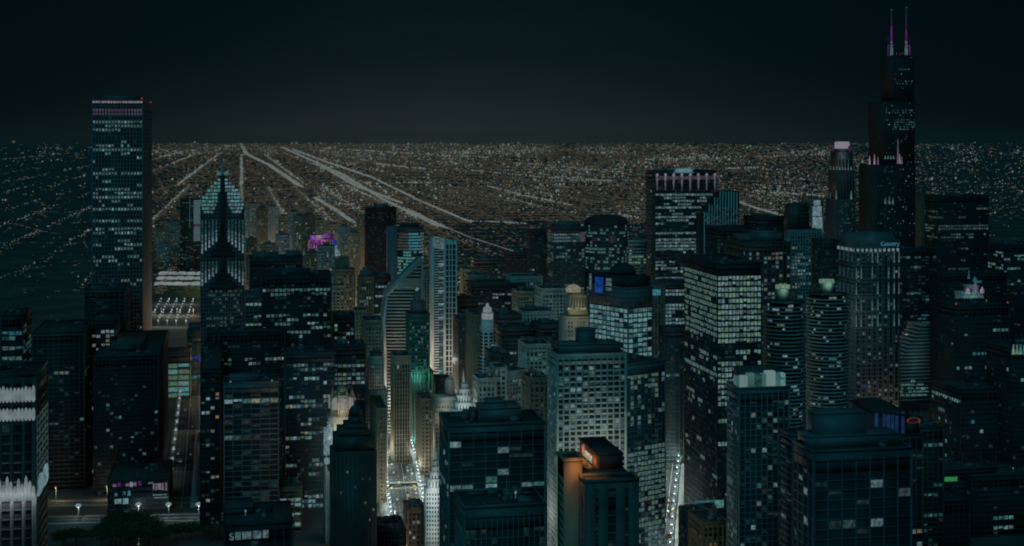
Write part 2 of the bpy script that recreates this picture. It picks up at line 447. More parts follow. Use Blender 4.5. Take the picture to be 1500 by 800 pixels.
# ================================================================== left side
a = T('office_tower', 'tallest tower on the left with violet lit crown above narrow white piers', 'tower', 1470, 135, 209, 222, 148,
      fh=3.95, bw=3.1, pw=1.0, sh=1.3, wall=M_GREY, p=.05, pal=[(('white','mid'),.4),(('pale','mid'),.3),(('white','hi'),.2),(('teal','mid'),.1)], parts=100, beacon=True,
      bands=[(150,176,0),(176,191,.85),(191,203,.03),(203,212,.35),(212,223,.75),(223,253,.16),(253,258,.4),(258,283,.14),(283,325,.88),(325,346,.3),(346,357,.04),(357,372,.32),(372,392,.62),(392,416,.14),(416,419,.3),(419,480,.03)], pL=None, pent=((.2,.8,.2,.8,6),))
# W face (right) of this tower is dark; its lit windows are on the north face (left): swap below
t = a['t']
m = MB(); m2 = MB()
for i in range(17):
    y = a['y0']+ (i+.5)*a['l2']/17
    m.box(a['x0']-.3, a['x0']-.05, y-1.05, y+1.05, a['H']-14.0, a['H']-2.2)
    m2.box(a['x0']-.42, a['x0']-.1, y-1.15, y+1.15, a['H']-2.1, a['H']-.2)
m.build('crown_column_glow', emit('painted violet crown light', (.075, .045, .085), var=.4), t); m2.build('crown_light', EM[('pink','hi')], t)  # light on the crown columns, painted as glowing strips
lamp('crown_floodlight', (a['x1']+6, a['y0']+10, a['H']-2), 600, (.8,.9,1), t, 1)

# tower at the edge; uplight on ledges and arches painted as glowing panels
a = T('hotel_tower', 'dark tower cut by the picture edge with white ledges and arches in painted uplight', 'tower', 560, -70, 52, 68, 551,
      fh=3.6, bw=4.1, pw=1.3, sh=.9, wall=M_DARK, p=.012, pal=PAL_DIM, parts=40, vbot=690)
t = a['t']; lx = a['x0']
E_LEDGE = emit('painted ledge uplight', (.13, .165, .168), var=.3, scale=.25)  # uplight on the ledge stone, put in as emission
def arch_glow(mb, x, y, ww, z0, h, along, m=0):
    """pool-shaped panel: uplight on the wall painted as emission"""
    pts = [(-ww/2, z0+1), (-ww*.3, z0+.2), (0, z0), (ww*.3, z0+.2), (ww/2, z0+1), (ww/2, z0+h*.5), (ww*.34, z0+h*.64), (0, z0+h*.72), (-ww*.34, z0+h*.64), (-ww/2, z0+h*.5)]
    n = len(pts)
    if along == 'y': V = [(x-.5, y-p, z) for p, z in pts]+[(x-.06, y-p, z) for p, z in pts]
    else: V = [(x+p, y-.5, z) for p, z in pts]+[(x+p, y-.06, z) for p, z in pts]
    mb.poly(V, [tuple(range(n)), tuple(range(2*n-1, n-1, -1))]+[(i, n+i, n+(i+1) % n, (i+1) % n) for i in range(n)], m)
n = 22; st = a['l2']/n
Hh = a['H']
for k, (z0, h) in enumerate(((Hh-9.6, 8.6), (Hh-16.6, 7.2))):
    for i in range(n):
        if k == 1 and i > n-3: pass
        mb = MB(); arch_glow(mb, lx, a['y0']+(i+.5)*st, st*.96, z0, h*random.uniform(.9, 1.05), 'y')
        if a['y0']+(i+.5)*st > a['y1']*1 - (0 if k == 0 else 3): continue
        mb.build('ledge_glow', E_LEDGE, t)
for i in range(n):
    mb = MB(); arch_glow(mb, lx, a['y0']+(i+.5)*st, st*.92, Hh-46.5, 8+(i*7 % 5)*1.3, 'y'); mb.build('lit_arch_glow', E_LEDGE, t)
for i in range(2):
    st2 = a['l1']/2
    mb = MB(); arch_glow(mb, a['x0']+0*st2+(i+.5)*st2, a['y1'], st2*.9, Hh-44, 16, 'x')
for i in range(4):
    pass
for k in range(11): lamp('arch_floodlight', (lx-2.2, a['y1']-3-k*2*st, Hh-45), 260, (.95, 1, .97), t, .6)
# west face lattice, its light low down put in as emission
mb = MB(); W = a['l1']
for k in range(11):
    z = Hh-42+k*2.6
    mb.box(a['x0']+.3, a['x1']-.3, a['y0']-.62, a['y0']-.42, z, z+.55)
for i in range(5):
    x = a['x0']+.3+i*(W-.9)/4
    mb.box(x, x+.5, a['y0']-.66, a['y0']-.43, Hh-44, Hh-15)
mb.build('lit_lattice', EM[('white','lo')], t)
mb = MB()
for i in range(2): arch_glow(mb, a['x0']+(i+.5)*W/2, a['y0']-.35, W/2*.95, Hh-46, 11, 'x')
mb.build('lit_niche_glow', EM[('white','hi')], t)  # niche light painted as glowing panels

T('apartment_tower', 'dark block at the far left with rows of cyan windows', 'tower', 1350, 2, 33, 46, 463, fh=4.6, bw=5.5, wall=M_BLACK, p=.55, pal=[(('cyan','mid'),.4),(('teal','mid'),.3),(('pale','mid'),.2),(('cyan','lo'),.1)], parts=40, vbot=552)
T('office_tower', 'brownish slab behind the white ledged tower, few scattered windows', 'tower', 1290, 48, 124, 139, 487, fh=3.7, bw=4.2, wall=M_BRONZE, p=.03, bands=[(487,520,.01),(535,548,.3),(548,560,.12)], pal=PAL_OFF, parts=60)
T('office_tower', 'dark slab with thin vertical light lines beside the park drive', 'tower', 1265, 137, 232, 246, 522, fh=3.6, bw=3.4, pw=.6, wall=M_BLACK, p=.05, rowvar=False, pal=PAL_DIM, bands=[(522,555,.01),(690,820,.01)], parts=60, pent=((.2,.7,.3,.8,5),))
T('office_tower', 'plain dark block covering the foot of the violet crowned tower', 'tower', 1400, 124, 184, 190, 424, fh=3.8, bw=5, wall=M_BRONZE, p=.02, pal=PAL_DIM, bands=[(424,470,0)], parts=20)
T('office_tower', 'slim block with a bright column of windows near the violet crowned tower', 'tower', 1330, 134, 168, 176, 470, fh=4, bw=4.2, wall=M_BLACK, p=.25, rowvar=False, pal=PAL_WHITE, bands=[(470,495,.75),(530,800,.1)], parts=40)
T('office_tower', 'low dark roofed block at far left under the shoreline lights', 'building', 1500, 52, 112, 118, 492, fh=3.8, bw=5, wall=M_BLACK, p=.03, pal=PAL_DIM, parts=10)
T('low_building', 'flat roofed pavilion with teal glass bands beside the park', 'building', 1720, 226, 278, 300, 515, fh=7, bw=14, pw=.8, sh=1.6, wall=M_DARK, glass=M_GLASSB, p=.9, rowvar=False, pal=[(('teal','hi'),.5),(('green','mid'),.3),(('pale','hi'),.2)], parts=40)
T('low_building', 'taller teal lit pavilion with blue glowing corner near the lakefront park', 'building', 1850, 274, 296, 299, 488, fh=6, bw=6, wall=M_DARK, glass=M_GLASSB, p=.7, pal=[(('cyan','mid'),.4),(('pale','hi'),.4),(('blue','hi'),.2)], parts=40)
# shopping block with lit fronts at the bottom left
a = T('cinema_building', 'low block with pink and white lit shopfront panels by the cross street', 'building', 1195, 158, 246, 252, 703, fh=4.6, bw=6, wall=M_BLACK, p=.1, pal=PAL_DIM, parts=30)
t = a['t']
for (uL, uR, vT, vB, key) in ((165,171,709,713,('pink','mid')),(173,177,707,713,('purple','mid')),(184,189,708,712,('pink','mid')),(190,195,706,713,('pink','hi')),(196,200,706,712,('pink','mid')),(203,207,705,711,('purple','mid')),
        (217,224,706,709,('pale','mid')),(224,227,708,718,('pink','mid')),(228,231,708,718,('pink','mid')),(232,236,708,717,('pink','hi')),(237,240,707,718,('pink','mid')),(242,245,707,718,('pink','mid')),
        (168,172,722,727,('cyan','mid')),(180,184,720,725,('cyan','mid')),(187,191,719,726,('cyan','hi')),(168,178,731,738,('pale','hi')),(180,188,730,738,('white','hi')),(224,244,724,726,('white','mid')),(226,246,728,730,('white','mid'))):
    mb = MB(); tt = t
    xl, zt = onplane(uL, vT, 1195); xr, _ = onplane(uR, vT, 1195); zb = onplane(uL, vB, 1195)[1]
    p0 = local(t, xl, 1195, 0); p1 = local(t, xr, 1195, 0)
    ys_ = sorted((p0[1], p1[1]))
    mb.box(a['x0']-.9, a['x0']-.5, ys_[0], ys_[1], max(zb, .3), zt)
    mb.build('lit_panel', EM[key], t)

# ------------------------------------------------------------------ the stepped tower with pyramid top
t = at_base('spired_tower', 'stepped tower with chevron lit shoulders, pyramid top and needle spire', 'tower', 326, 1477)
Yp = 1477
lx, ly, lz = t.location
def X(u): return Yp*tang(u)-lx
def Z(v): return zat(v, lx, Yp)
hw = (X(358)-X(294))/2; zsh = Z(300); ztp = Z(254)
hwv = hw
mb = MB(); mb.box(-hw, hw, 0, 2*hw, 0, zsh); mb.build('glazing', M_GLASS, t)
mb = MB()
nf = int(zsh/3.9)
for k in range(nf): mb.box(-hw-.3, hw+.3, -.3, 2*hw+.3, k*3.9, k*3.9+1.3)
for i in range(17):
    x = -hw+i*2*hw/16; mb.box(x-.4, x+.4, -.42, .1, 0, zsh-.1)
    y = i*2*hw/16; mb.box(-hw-.42, -hw+.1, y-.4, y+.4, 0, zsh-.1); mb.box(hw-.1, hw+.42, y-.4, y+.4, 0, zsh-.1)
mb.build('facade', M_GREY, t)
# unlit middle of the face, painted as black steps narrowing upward
mb = MB()
for (uh, v0, v1) in ((1.6, 262, 284), (3.6, 284, 345), (6, 345, 354), (10, 354, 362), (14, 362, 369), (18, 369, 376), (4, 376, 398), (8, 398, 405), (12, 405, 411), (16, 411, 417), (20, 417, 424)):
    x = X(326+uh)-X(326); mb.box(-x, x, -1.3-uh*.01, -.5, Z(v1), Z(v0) if v0 > 300 else min(Z(v0), ztp))
mb.build('dark_center_paint', M_BLACK, t)
# pyramid, turned edge-on to the north: four sloped gables
py = MB()
for sx in (-1, 1):
    pass
py.poly([(-hw, 0, zsh), (hw, 0, zsh), (hw, 2*hw, zsh), (-hw, 2*hw, zsh), (0, hw*.55, ztp), (0, hw*1.45, ztp)],
        [(0, 1, 4), (1, 2, 5, 4), (2, 3, 5), (3, 0, 4, 5)])
py.build('pyramid_roof', M_DARK, t)
# chevron light rows on the two slopes
lv = {}
for k in range(11):
    v = 258+k*5.2
    half = hw*min(1, (v-250)/40.0)
    if v < 300:
        f = (Z(v)-zsh)/(ztp-zsh); yy = hw*.55*f-.6; yb = yy
    else: yb = -.9
    inner = hw*(.10+.006*k) if v < 284 else hw*(.22 if v < 296 else .22+(v-296)*.016)
    seg = 3.2
    for sgn in (-1, 1):
        x = inner
        while x+seg*.8 < half:
            x1 = min(x+seg, half)
            key = (('teal','hi') if sgn < 0 else ('aqua','hi')) if random.random() < .8 else ('white','mid')
            lv.setdefault(key, []).append((min(sgn*x, sgn*(x1-.5)), max(sgn*x, sgn*(x1-.5)), yb-.35, yb+.2, Z(v)-1.5, Z(v)+.9))
            x = x1
for key, bl in lv.items():
    for b in bl:
        MB().box(*b).build('chevron_light', EM[key], t)
# uplight fading up two tiers of pilasters, painted as stacked glowing boxes
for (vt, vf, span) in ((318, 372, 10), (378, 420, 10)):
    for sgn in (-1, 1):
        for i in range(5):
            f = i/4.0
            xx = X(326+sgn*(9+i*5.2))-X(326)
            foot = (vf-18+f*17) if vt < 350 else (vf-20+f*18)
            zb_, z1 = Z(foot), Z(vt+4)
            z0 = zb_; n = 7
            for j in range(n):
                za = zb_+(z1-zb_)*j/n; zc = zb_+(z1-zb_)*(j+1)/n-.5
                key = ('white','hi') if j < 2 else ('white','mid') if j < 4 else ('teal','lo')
                MB().box(xx-.75, xx+.75, -.9, -.5, za, zc).build('pilaster_glow', EM[key], t)
mb = MB()
for k in range(60):
    v = random.choice((430, 436, 441)) if random.random() < .5 else random.uniform(445, 500)
    u = random.uniform(300, 352); z = Z(v); z = round(z/3.9)*3.9+1.5
    mb.box(X(u), X(u)+2.4, -.55, -.42, z, z+1.9)
mb.build('lit_windows', EM[('white','lo')], t, kind='stuff')
mb = MB(); mb.lathe([(2.2, Z(259)), (1.4, Z(254)), (.9, Z(245)), (.15, Z(228))], 8, 0, hw*.6); mb.build('spire', M_MAST, t)
for s in (-1, 1):
    mb = MB(); mb.poly([(s*1.5, hw*.3, Z(257)), (s*6.5, hw*.3, Z(257)), (s*6.0, hw*.3, Z(249)), (s*1.5, hw*.3, Z(253)), (s*1.5, hw*.3+1, Z(257)), (s*6.5, hw*.3+1, Z(257)), (s*6.0, hw*.3+1, Z(249)), (s*1.5, hw*.3+1, Z(253))],
        [(0,1,2,3),(7,6,5,4),(0,4,5,1),(1,5,6,2),(2,6,7,3),(3,7,4,0)]); mb.build('spire_floodlight', EM[('white','mid')], t)
# the blade of light behind it
a = T('apartment_tower', 'dark slab left of the spired tower with a glowing white edge', 'tower', 3350, 264, 283, 295, 292, phi=52, fh=3.6, bw=4, wall=M_BLACK, p=.12, pal=PAL_DIM, parts=20, vbot=400)
m = MB(); b = MB(); n_ = 26
for k in range(n_):
    z = a['H']*(.42+.57*k/n_)
    (b if k in (9, 10) else m).box(a['x0']+1.0, a['x1']-.8, a['y0']-.7, a['y0']-.4, z, z+a['H']*.57/n_*.86)
m.build('edge_light', EM[('white','mid')], a['t']); b.build('edge_light', EM[('pink','lo')], a['t'])
m = MB(); m.box(a['x0']-.75, a['x0']-.45, a['y0']+9, a['y0']+10.2, a['H']*.6, a['H']+2); m.build('edge_strip', EM[('pale','mid')], a['t'])

# ================================================================== middle left
T('office_tower', 'mid height dark slab with a pale green lit strip of offices at its left', 'tower', 1380, 356, 359, 384, 432, fh=3.9, bw=4, wall=M_GREY, p=.3, pal=PAL_GREEN, parts=40, ys=30)
T('office_tower', 'plain dark slab rising behind the wide teal windowed block', 'tower', 1480, None, 366, 443, 379, fh=3.8, bw=3.5, wall=M_DARK, p=.0, ys=35, pent=((.05,.55,.2,.8,4),(.7,.98,.2,.8,5)), parts=0)
T('office_tower', 'wide black block with many teal white office windows and blank top', 'tower', 1330, None, 384, 485, 405, fh=3.9, bw=3.6, wall=M_BLACK, p=.22, bands=[(400,424,0),(424,430,.7),(430,437,.5)], pal=[(('white','hi'),.2),(('pale','mid'),.35),(('teal','mid'),.3),(('white','lo'),.15)], ys=40, parts=100, pent=((.2,.7,.3,.7,4),))
T('office_tower', 'broad dark roofed block with one lit row under its parapet', 'tower', 1300, None, 303, 418, 489, phi=0, fh=3.8, bw=3.6, wall=M_BLACK, p=.02, bands=[(500,521,0),(521,536,.55)], pal=PAL_OFF, ys=38, parts=60)
T('office_tower', 'narrow dark wing with a column of warm windows left of the gridded slab', 'tower', 1150, 294, 322, 326, 541, fh=3.6, bw=4.2, wall=M_BLACK, p=.12, rowvar=False, pal=PAL_WARM, parts=40)
a = T('office_tower', 'dark slab with blue grey square grid and sparse lit floors', 'tower', 1110, None, 328, 408, 563, phi=0, fh=4.0, bw=7.0, pw=.5, sh=.8, wall=M_GREY, p=.03, pal=PAL_OFF, bands=[(563,575,0),(583,590,.3),(630,638,.4),(640,648,.6)], ys=32, parts=80, pent=((.1,.6,.2,.8,3),))
for fx in (.12, .88):
    MB().lathe([(.6, a['zt']), (.7, a['zt']+1.4), (.2, a['zt']+1.8)], 8, a['x0']+fx*a['l1'], a['y0']+1.4).build('roof_lamp', EM[('pale','hi')], a['t'])
T('office_tower', 'dark teal office tower with long bright rows, left of the floodlit gothic crown', 'tower', 1190, None, 418, 490, 520, fh=3.7, bw=3.2, pw=.35, sh=1.0, wall=M_DARK, glass=M_GLASSB, p=.22, bands=[(520,535,.1),(535,542,.35),(574,584,.5),(600,625,.25),(636,645,.8),(655,662,.75)], pal=PAL_OFF, ys=36, parts=100)
T('office_tower', 'plain black topped tower with a few bright rows behind the gothic crown', 'tower', 1250, None, 488, 535, 509, fh=3.8, bw=4, wall=M_BLACK, p=.12, bands=[(509,533,0),(533,550,.4),(556,566,.7)], pal=PAL_OFF, ys=34, parts=40)
# gothic tower with floodlit crown
t = at_base('gothic_tower', 'gothic tower with brilliantly floodlit octagonal crown and buttresses', 'tower', 503, 1085); Yg = 1085
lx = t.location[0]
m = MB()
pbox(m, t, 476, 529, 690, 900, Yg, 26); pbox(m, t, 481, 525, 612, 690, Yg+2, 22)
for u in (478, 486, 494, 502, 510, 518, 526): pbox(m, t, u-.9, u+.9, 640, 900, Yg-.8, 1)
m.build('shaft', M_LIME, t)
cz = lambda v: zat(v, lx, Yg); r8 = (Yg*tang(521)-Yg*tang(486))/2
m = MB().lathe([(r8*.92, cz(615)), (r8*.92, cz(603)), (r8*.85, cz(602)), (r8*.80, cz(584)), (r8*.9, cz(583.5)), (r8*.9, cz(582))], 8, 0, 13, rot=.5); m.build('crown_drum', M_LIME, t)
m = MB()
for k in range(8):
    ang = 2*math.pi*(k+.5)/8
    for rr, v0 in ((r8*1.02, 584), (r8*.9, 578)):
        cx_, cy_ = rr*math.cos(ang), 13+rr*math.sin(ang)
        m.lathe([(.9, cz(620)), (.9, cz(v0)), (.1, cz(v0-7))], 6, cx_, cy_)
m.build('buttress_pinnacles', M_BUFF, t)
m = MB()
for k in range(8):
    ang = 2*math.pi*k/8; cx_, cy_ = r8*.82*math.cos(ang), 13+r8*.82*math.sin(ang)
    if math.sin(ang) > .5: continue
    m.lathe([(2.9, cz(602)), (3.1, cz(594)), (2.7, cz(587)), (1.2, cz(585))], 8, cx_, cy_)
m.build('crown_bay_glow', emit('painted floodlight on bay', (.15, .16, .16), var=.25, scale=.8), t)  # floodlight on the stone bays painted as emission
m = MB(); m.lathe([(r8*.5, cz(582)), (r8*.45, cz(572)), (r8*.2, cz(569))], 8, 0, 13); m.lathe([(.5, cz(570)), (.2, cz(560))], 6, 5, 13); m.build('lantern', M_BUFF, t)
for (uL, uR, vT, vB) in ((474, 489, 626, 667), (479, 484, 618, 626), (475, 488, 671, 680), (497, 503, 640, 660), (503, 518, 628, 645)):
    m = MB(); pbox(m, t, uL, uR, vT, vB, Yg-.9, .7); m.build('floodlit_niche_glow', EM[('white','hi' if vB != 645 else 'mid')], t)  # light in the niches painted as glowing boxes
for u, v, p in ((490, 640, 30000), (516, 640, 30000), (503, 606, 22000)):
    x, z = onplane(u, v, Yg-9); lamp('floodlight', (x-lx, -9, z), p, (1, .86, .62), t, 1.0)
# black gothic hotel in front
t = at_base('hotel_tower', 'unlit black stepped tower with ornate cupola standing before the gothic crown', 'tower', 524, 760); Yg = 760
for nm, rows in (('shaft', ((486, 552, 662, 900, 20), (490, 549, 640, 662, 18), (496, 541, 630, 640, 17))), ('upper_stage', ((505, 537, 622, 630, 14), (512, 533, 612, 622, 10)))):
    m = MB()
    for uL, uR, vT, vB, th in rows: pbox(m, t, uL, uR, vT, vB, Yg+(20-th)/2, th)
    if nm == 'shaft':
        for u in range(489, 552, 6): pbox(m, t, u-.7, u+.7, 664, 900, Yg-.5, .6)
    m.build(nm, M_BRONZE, t)
m = MB(); zc = zat(612, t.location[0], Yg); m.lathe([(3.4, zc), (3.4, zc+2), (2.6, zc+3.8), (1.0, zc+5), (.3, zc+7.5)], 10, -.5, 10); m.build('cupola', M_BRONZE, t)
for u, v in ((541, 700), (519, 712), (534, 735), (541, 760), (508, 690), (530, 700), (546, 745), (499, 720)):
    m = MB(); pbox(m, t, u, u+2.2, v, v+3.4, Yg-.2, .15); m.build('lit_window', EM[random.choice(((('warm','mid')), ('white','mid'), ('white','lo')))], t)
# grey limestone tower at the bridge head
t = at_base('limestone_tower', 'pale limestone setback tower with dark lantern cap beside the avenue', 'tower', 550, 1290); Yg = 1290
m = MB(); g_ = MB(); dk = MB()
pbox(m, t, 536, 568, 572, 900, Yg, 36); pbox(m, t, 540, 563, 527, 572, Yg+1.5, 22); pbox(m, t, 543, 561, 522, 527, Yg+3, 16)
for u0, u1, v0, v1, n, Yy in ((537, 567, 576, 900, 9, Yg), (541, 562, 532, 570, 6, Yg+1.5)):
    for i in range(n+1):
        u = u0+(u1-u0)*i/n; pbox(m, t, u-.65, u+.65, v0, v1, Yy-.7, .8)
    v = v0+2
    while v < min(v1, 800):
        for i in range(n):
            u = u0+(u1-u0)*(i+.5)/n; pbox(g_, t, u-.75, u+.75, v, v+2.6, Yy-.05, .1)
        v += 5.2
m.build('shaft', M_LIME, t); g_.build('glazing', M_GLASS, t)
pbox(dk, t, 544, 560, 517, 522, Yg+4, 12); pbox(dk, t, 547, 557, 513.5, 517, Yg+6, 8); dk.build('lantern_cap', M_DARK, t)
for (u, v) in ((549, 550), (552, 550), (555, 550), (548, 558), (545, 536), (550, 605), (556, 640)):
    q = MB(); pbox(q, t, u, u+2, v, v+2.4, Yg+1.5-.9 if v < 570 else Yg-.4, .12); q.build('lit_window', EM[('green' if v < 556 else 'white', 'mid')], t)

T('stone_tower', 'warm buff stone slab with plain windows left of the striped wedge tower', 'tower', 1420, None, 534, 560, 471, fh=3.6, bw=3.6, pw=1.6, sh=1.9, wall=M_BUFF, p=.02, pal=PAL_WARM, ys=40, parts=0)
T('stone_tower', 'amber lit narrow stone block left of the buff slab', 'tower', 1500, None, 520, 537, 456, fh=3.6, bw=4, pw=1.8, sh=2, wall=M_BUFF, p=.02, pal=PAL_WARM, ys=30, parts=0)
T('office_tower', 'dark block with square lit windows between wide teal block and stone towers', 'building', 1420, None, 489, 519, 463, fh=4, bw=4.4, wall=M_BLACK, p=.3, rowvar=False, pal=PAL_OFF, bands=[(463,476,0)], ys=30, parts=30)
T('stone_building', 'tan gabled block with a bright vertical strip behind the wide teal block', 'building', 1700, None, 486, 505, 420, fh=4, bw=5, pw=1.8, sh=1.8, wall=M_BUFF, p=.05, pal=PAL_WARM, ys=26, parts=0)
T('stone_tower', 'small old stone tower with ribbed shaft and stepped head', 'tower', 1600, None, 526, 547, 407, fh=3.6, bw=2.6, pw=1.2, sh=.9, wall=M_BROWN, p=.08, pal=PAL_WARM, ys=20, parts=20, pent=((.15,.85,.15,.85,6),(.3,.7,.3,.7,10)), bands=[(425,446,.05),(440,450,.5)])
T('office_tower', 'black block with broken white window rows behind the ribbed stone tower', 'building', 1720, None, 545, 572, 405, fh=3.8, bw=4, wall=M_BLACK, p=.35, pal=PAL_WHITE, ys=30, parts=20)
T('office_tower', 'unlit dark red slab standing above the avenue wedge tower', 'tower', 2060, None, 538, 580, 306, fh=3.8, bw=3.4, wall=mat('dark red steel', (.045, .022, .018), rough=.5), p=.0, ys=40, parts=0, pent=((.3,.75,.2,.8,5),))
# curved glass tower
t = at_base('glass_tower', 'round cornered glass tower with banded blue lit top storeys', 'tower', 600, 1790); Yg = 1790; lx = t.location[0]
r_ = (Yg*tang(623)-Yg*tang(582))/2; xc = Yg*tang(602.5)-lx
Hc = zat(333, lx, Yg)
MB().lathe([(r_-.4, 0), (r_-.4, Hc-1)], 40, xc, r_).build('glazing', M_GLASSB, t)
m = MB()
for k in range(int(Hc/3.8)): m.lathe([(r_, k*3.8), (r_, k*3.8+1.3)], 40, xc, r_)
m.lathe([(r_+.1, Hc-6), (r_+.1, Hc), (r_*.9, Hc+.05)], 40, xc, r_); m.build('facade', M_DARK, t)
m = MB(); m.lathe([(r_*.7, Hc), (r_*.7, Hc+4), (r_*.2, Hc+4.5)], 24, xc, r_+3); m.build('mechanical_penthouse', M_DARK, t)
m = MB(); pbox(m, t, 570, 582.3, 333, 900, Yg-2, 34); m.build('side_wing', M_GREY, t)
vs = list(np.arange(343, 420, 2.9)); 
for v in vs:
    bright = v < 369 or 375 < v < 381 or random.random() < .3
    k = round((zat(v, lx, Yg)-1.4)/3.8); z0 = k*3.8+1.35
    a0 = -math.pi*.94
    n = 14
    for i in range(n):
        if not bright and random.random() < .6: continue
        if bright and random.random() < .12: continue
        t0, t1 = a0+i*math.pi*.88/n, a0+(i+.9)*math.pi*.88/n
        V = [(xc+rr*math.cos(t_), r_+rr*math.sin(t_), z) for z in (z0, z0+2.3) for rr, t_ in ((r_-.3, t0), (r_-.3, t1), (r_-.1, t1), (r_-.1, t0))]
        key = (('cyan','hi') if i in (6, 7, 8, 9) else ('white','mid') if i > 9 else ('warm','lo')) if v < 369 else ('teal','hi')
        MB().poly(V, [(3,2,1,0),(4,5,6,7),(0,1,5,4),(1,2,6,5),(2,3,7,6),(3,0,4,7)]).build('lit_window', EM[key], t); NW[0] += 1
# wedge tower: sliced roof, striped face
t = at_base('wedge_tower', 'striped tower with a sharply slanted sliced roof', 'tower', 592, 1480); Yg = 1480
lx = t.location[0]
prof = [(563, 900), (563, 520), (561, 470), (566, 431), (618.5, 378), (619.5, 900)]
m = MB(); pprism(m, t, [(564, 900), (619, 900), (618.2, 382), (567, 434), (562.3, 470), (564, 520)], Yg+1, 34); m.build('glazing', M_GLASS, t)
m = MB(); v = 383.0; k = 0
def wl(v):
    if v < 431: return 566+(431-v)*(618.5-566)/(431-378)
    if v < 470: return 566-(v-431)*5/39
    if v < 520: return 561+(v-470)*2/50
    return 563
while v < 800:
    th = 2.2 if not 407 < v < 418 else 4.8
    u0, u1 = wl(v), wl(v+th)
    pprism(m, t, [(u1, v+th), (619.5, v+th), (619.5, v), (u0, v)], Yg, 36.2); v += 4.9
pprism(m, t, [(566, 431), (566, 436), (617.5, 384), (618.5, 378)], Yg-.3, 36.8)
pbox(m, t, 617.2, 620, 380, 900, Yg-.2, 36.5)
m.build('striped_facade', M_LIME, t)
m = MB(); pprism(m, t, [(562.2, 900), (566.5, 900), (566.5, 520), (564.5, 470), (567.5, 436), (566, 434), (560.5, 470), (562.2, 520)], Yg-1.2, 1); m.build('corner_pier', M_WHITE, t)
for _ in range(16):
    v = 383+4.9*random.randint(14, 50)+2.3; u = random.uniform(wl(v)+3, 610)
    q = MB(); pbox(q, t, u, u+random.uniform(2, 6), v+.2, v+2.4, Yg+.7, .2); q.build('lit_window', EM[('warm' if random.random() < .6 else 'white','lo')], t)
x, z = onplane(563, 590, Yg-12); lamp('floodlight', (x-lx, -12, z), 60000, (.9, .95, 1), t, 2)
x, z = onplane(594, 475, Yg-40); lamp('floodlight', (x-lx, -55, 75), 200000, (1, .86, .62), t, 2)

T('office_tower', 'dark ribbed glass block with amber edge at the foot of the wedge tower', 'tower', 1340, None, 577, 601, 523, fh=3.8, bw=2.4, pw=.9, sh=.5, wall=M_BUFF, p=.03, pal=PAL_WARM, ys=26, parts=0)
# green terracotta tower
a = T('terracotta_tower', 'dark green terracotta tower glowing teal, small lantern stage on top', 'tower', 1400, None, 599, 629, 462, fh=3.7, bw=3.0, pw=1.1, sh=1.2, wall=M_GREEN, p=.35, rowvar=False, pal=[(('teal','mid'),.5),(('pale','mid'),.3),(('teal','lo'),.2)], ys=24, parts=60, pent=((.2,.8,.15,.85,12),(.35,.6,.3,.7,22)))
MB().lathe([(1.3, a['zt']+22), (1.6, a['zt']+24), (.3, a['zt']+26)], 8, a['x0']+.45*a['l1'], a['y0']+10).build('beacon', EM[('white','hi')], a['t'])
for fx in (.15, .5, .85): lamp('floodlight', (a['x0']+fx*a['l1'], a['y0']-5, 72), 9000, (.25, 1, .85), a['t'], 1)
# white banded residential tower
t = at_base('apartment_tower', 'slim tower with white balcony strip lit on every floor and grid flank', 'tower', 650, 1600); Yg = 1600
lx = t.location[0]
m = MB(); pbox(m, t, 634, 651.5, 350, 900, Yg, 24); pbox(m, t, 651.5, 669, 357, 900, Yg+1, 26); m.build('glazing', M_GLASS, t)
m = MB()
v = 351
while v < 800:
    pbox(m, t, 633.2, 651.8, v, v+1.5, Yg-.6, 25); v += 3.9
pbox(m, t, 633, 635.6, 349, 900, Yg-.7, 25.5); pbox(m, t, 649.6, 652, 352, 900, Yg-.7, 25.5)
v = 357
while v < 800:
    pbox(m, t, 651.2, 669.5, v, v+1.1, Yg+.6, 27); v += 7.8
for u in (652.6, 658, 662.5, 668.3): pbox(m, t, u-.7, u+.7, 351 if u < 660 else 353, 900, Yg+.4, 27.4)
m.build('frame', M_WHITE, t)
m = MB(); pprism(m, t, [(634, 363), (651, 366), (651, 349), (635, 346)], Yg-1.2, 2); m.build('lit_screen', EM[('white','mid')], t)
v = 370; k = 0
while v < 560:
    hi = k % 5 == 4
    m = MB(); pbox(m, t, 642 if hi else 643, 650, v, v+(3.4 if hi else 2.2), Yg-1.0, .35); m.build('balcony_light', EM[('white','hi') if hi else ('white','mid') if k % 2 else ('white','lo')], t)
    v += 3.9; k += 1
x, z = onplane(652, 452, Yg-25); lamp('floodlight', (x-lx, -30, 60), 80000, (.95, .95, .9), t, 2)
T('stone_tower', 'old beige slab squeezed between wedge tower and white balcony tower', 'tower', 1650, None, 621, 634, 396, fh=3.6, bw=3, pw=1.3, sh=1.5, wall=M_BUFF, p=.06, pal=PAL_WARM, ys=30, parts=0)
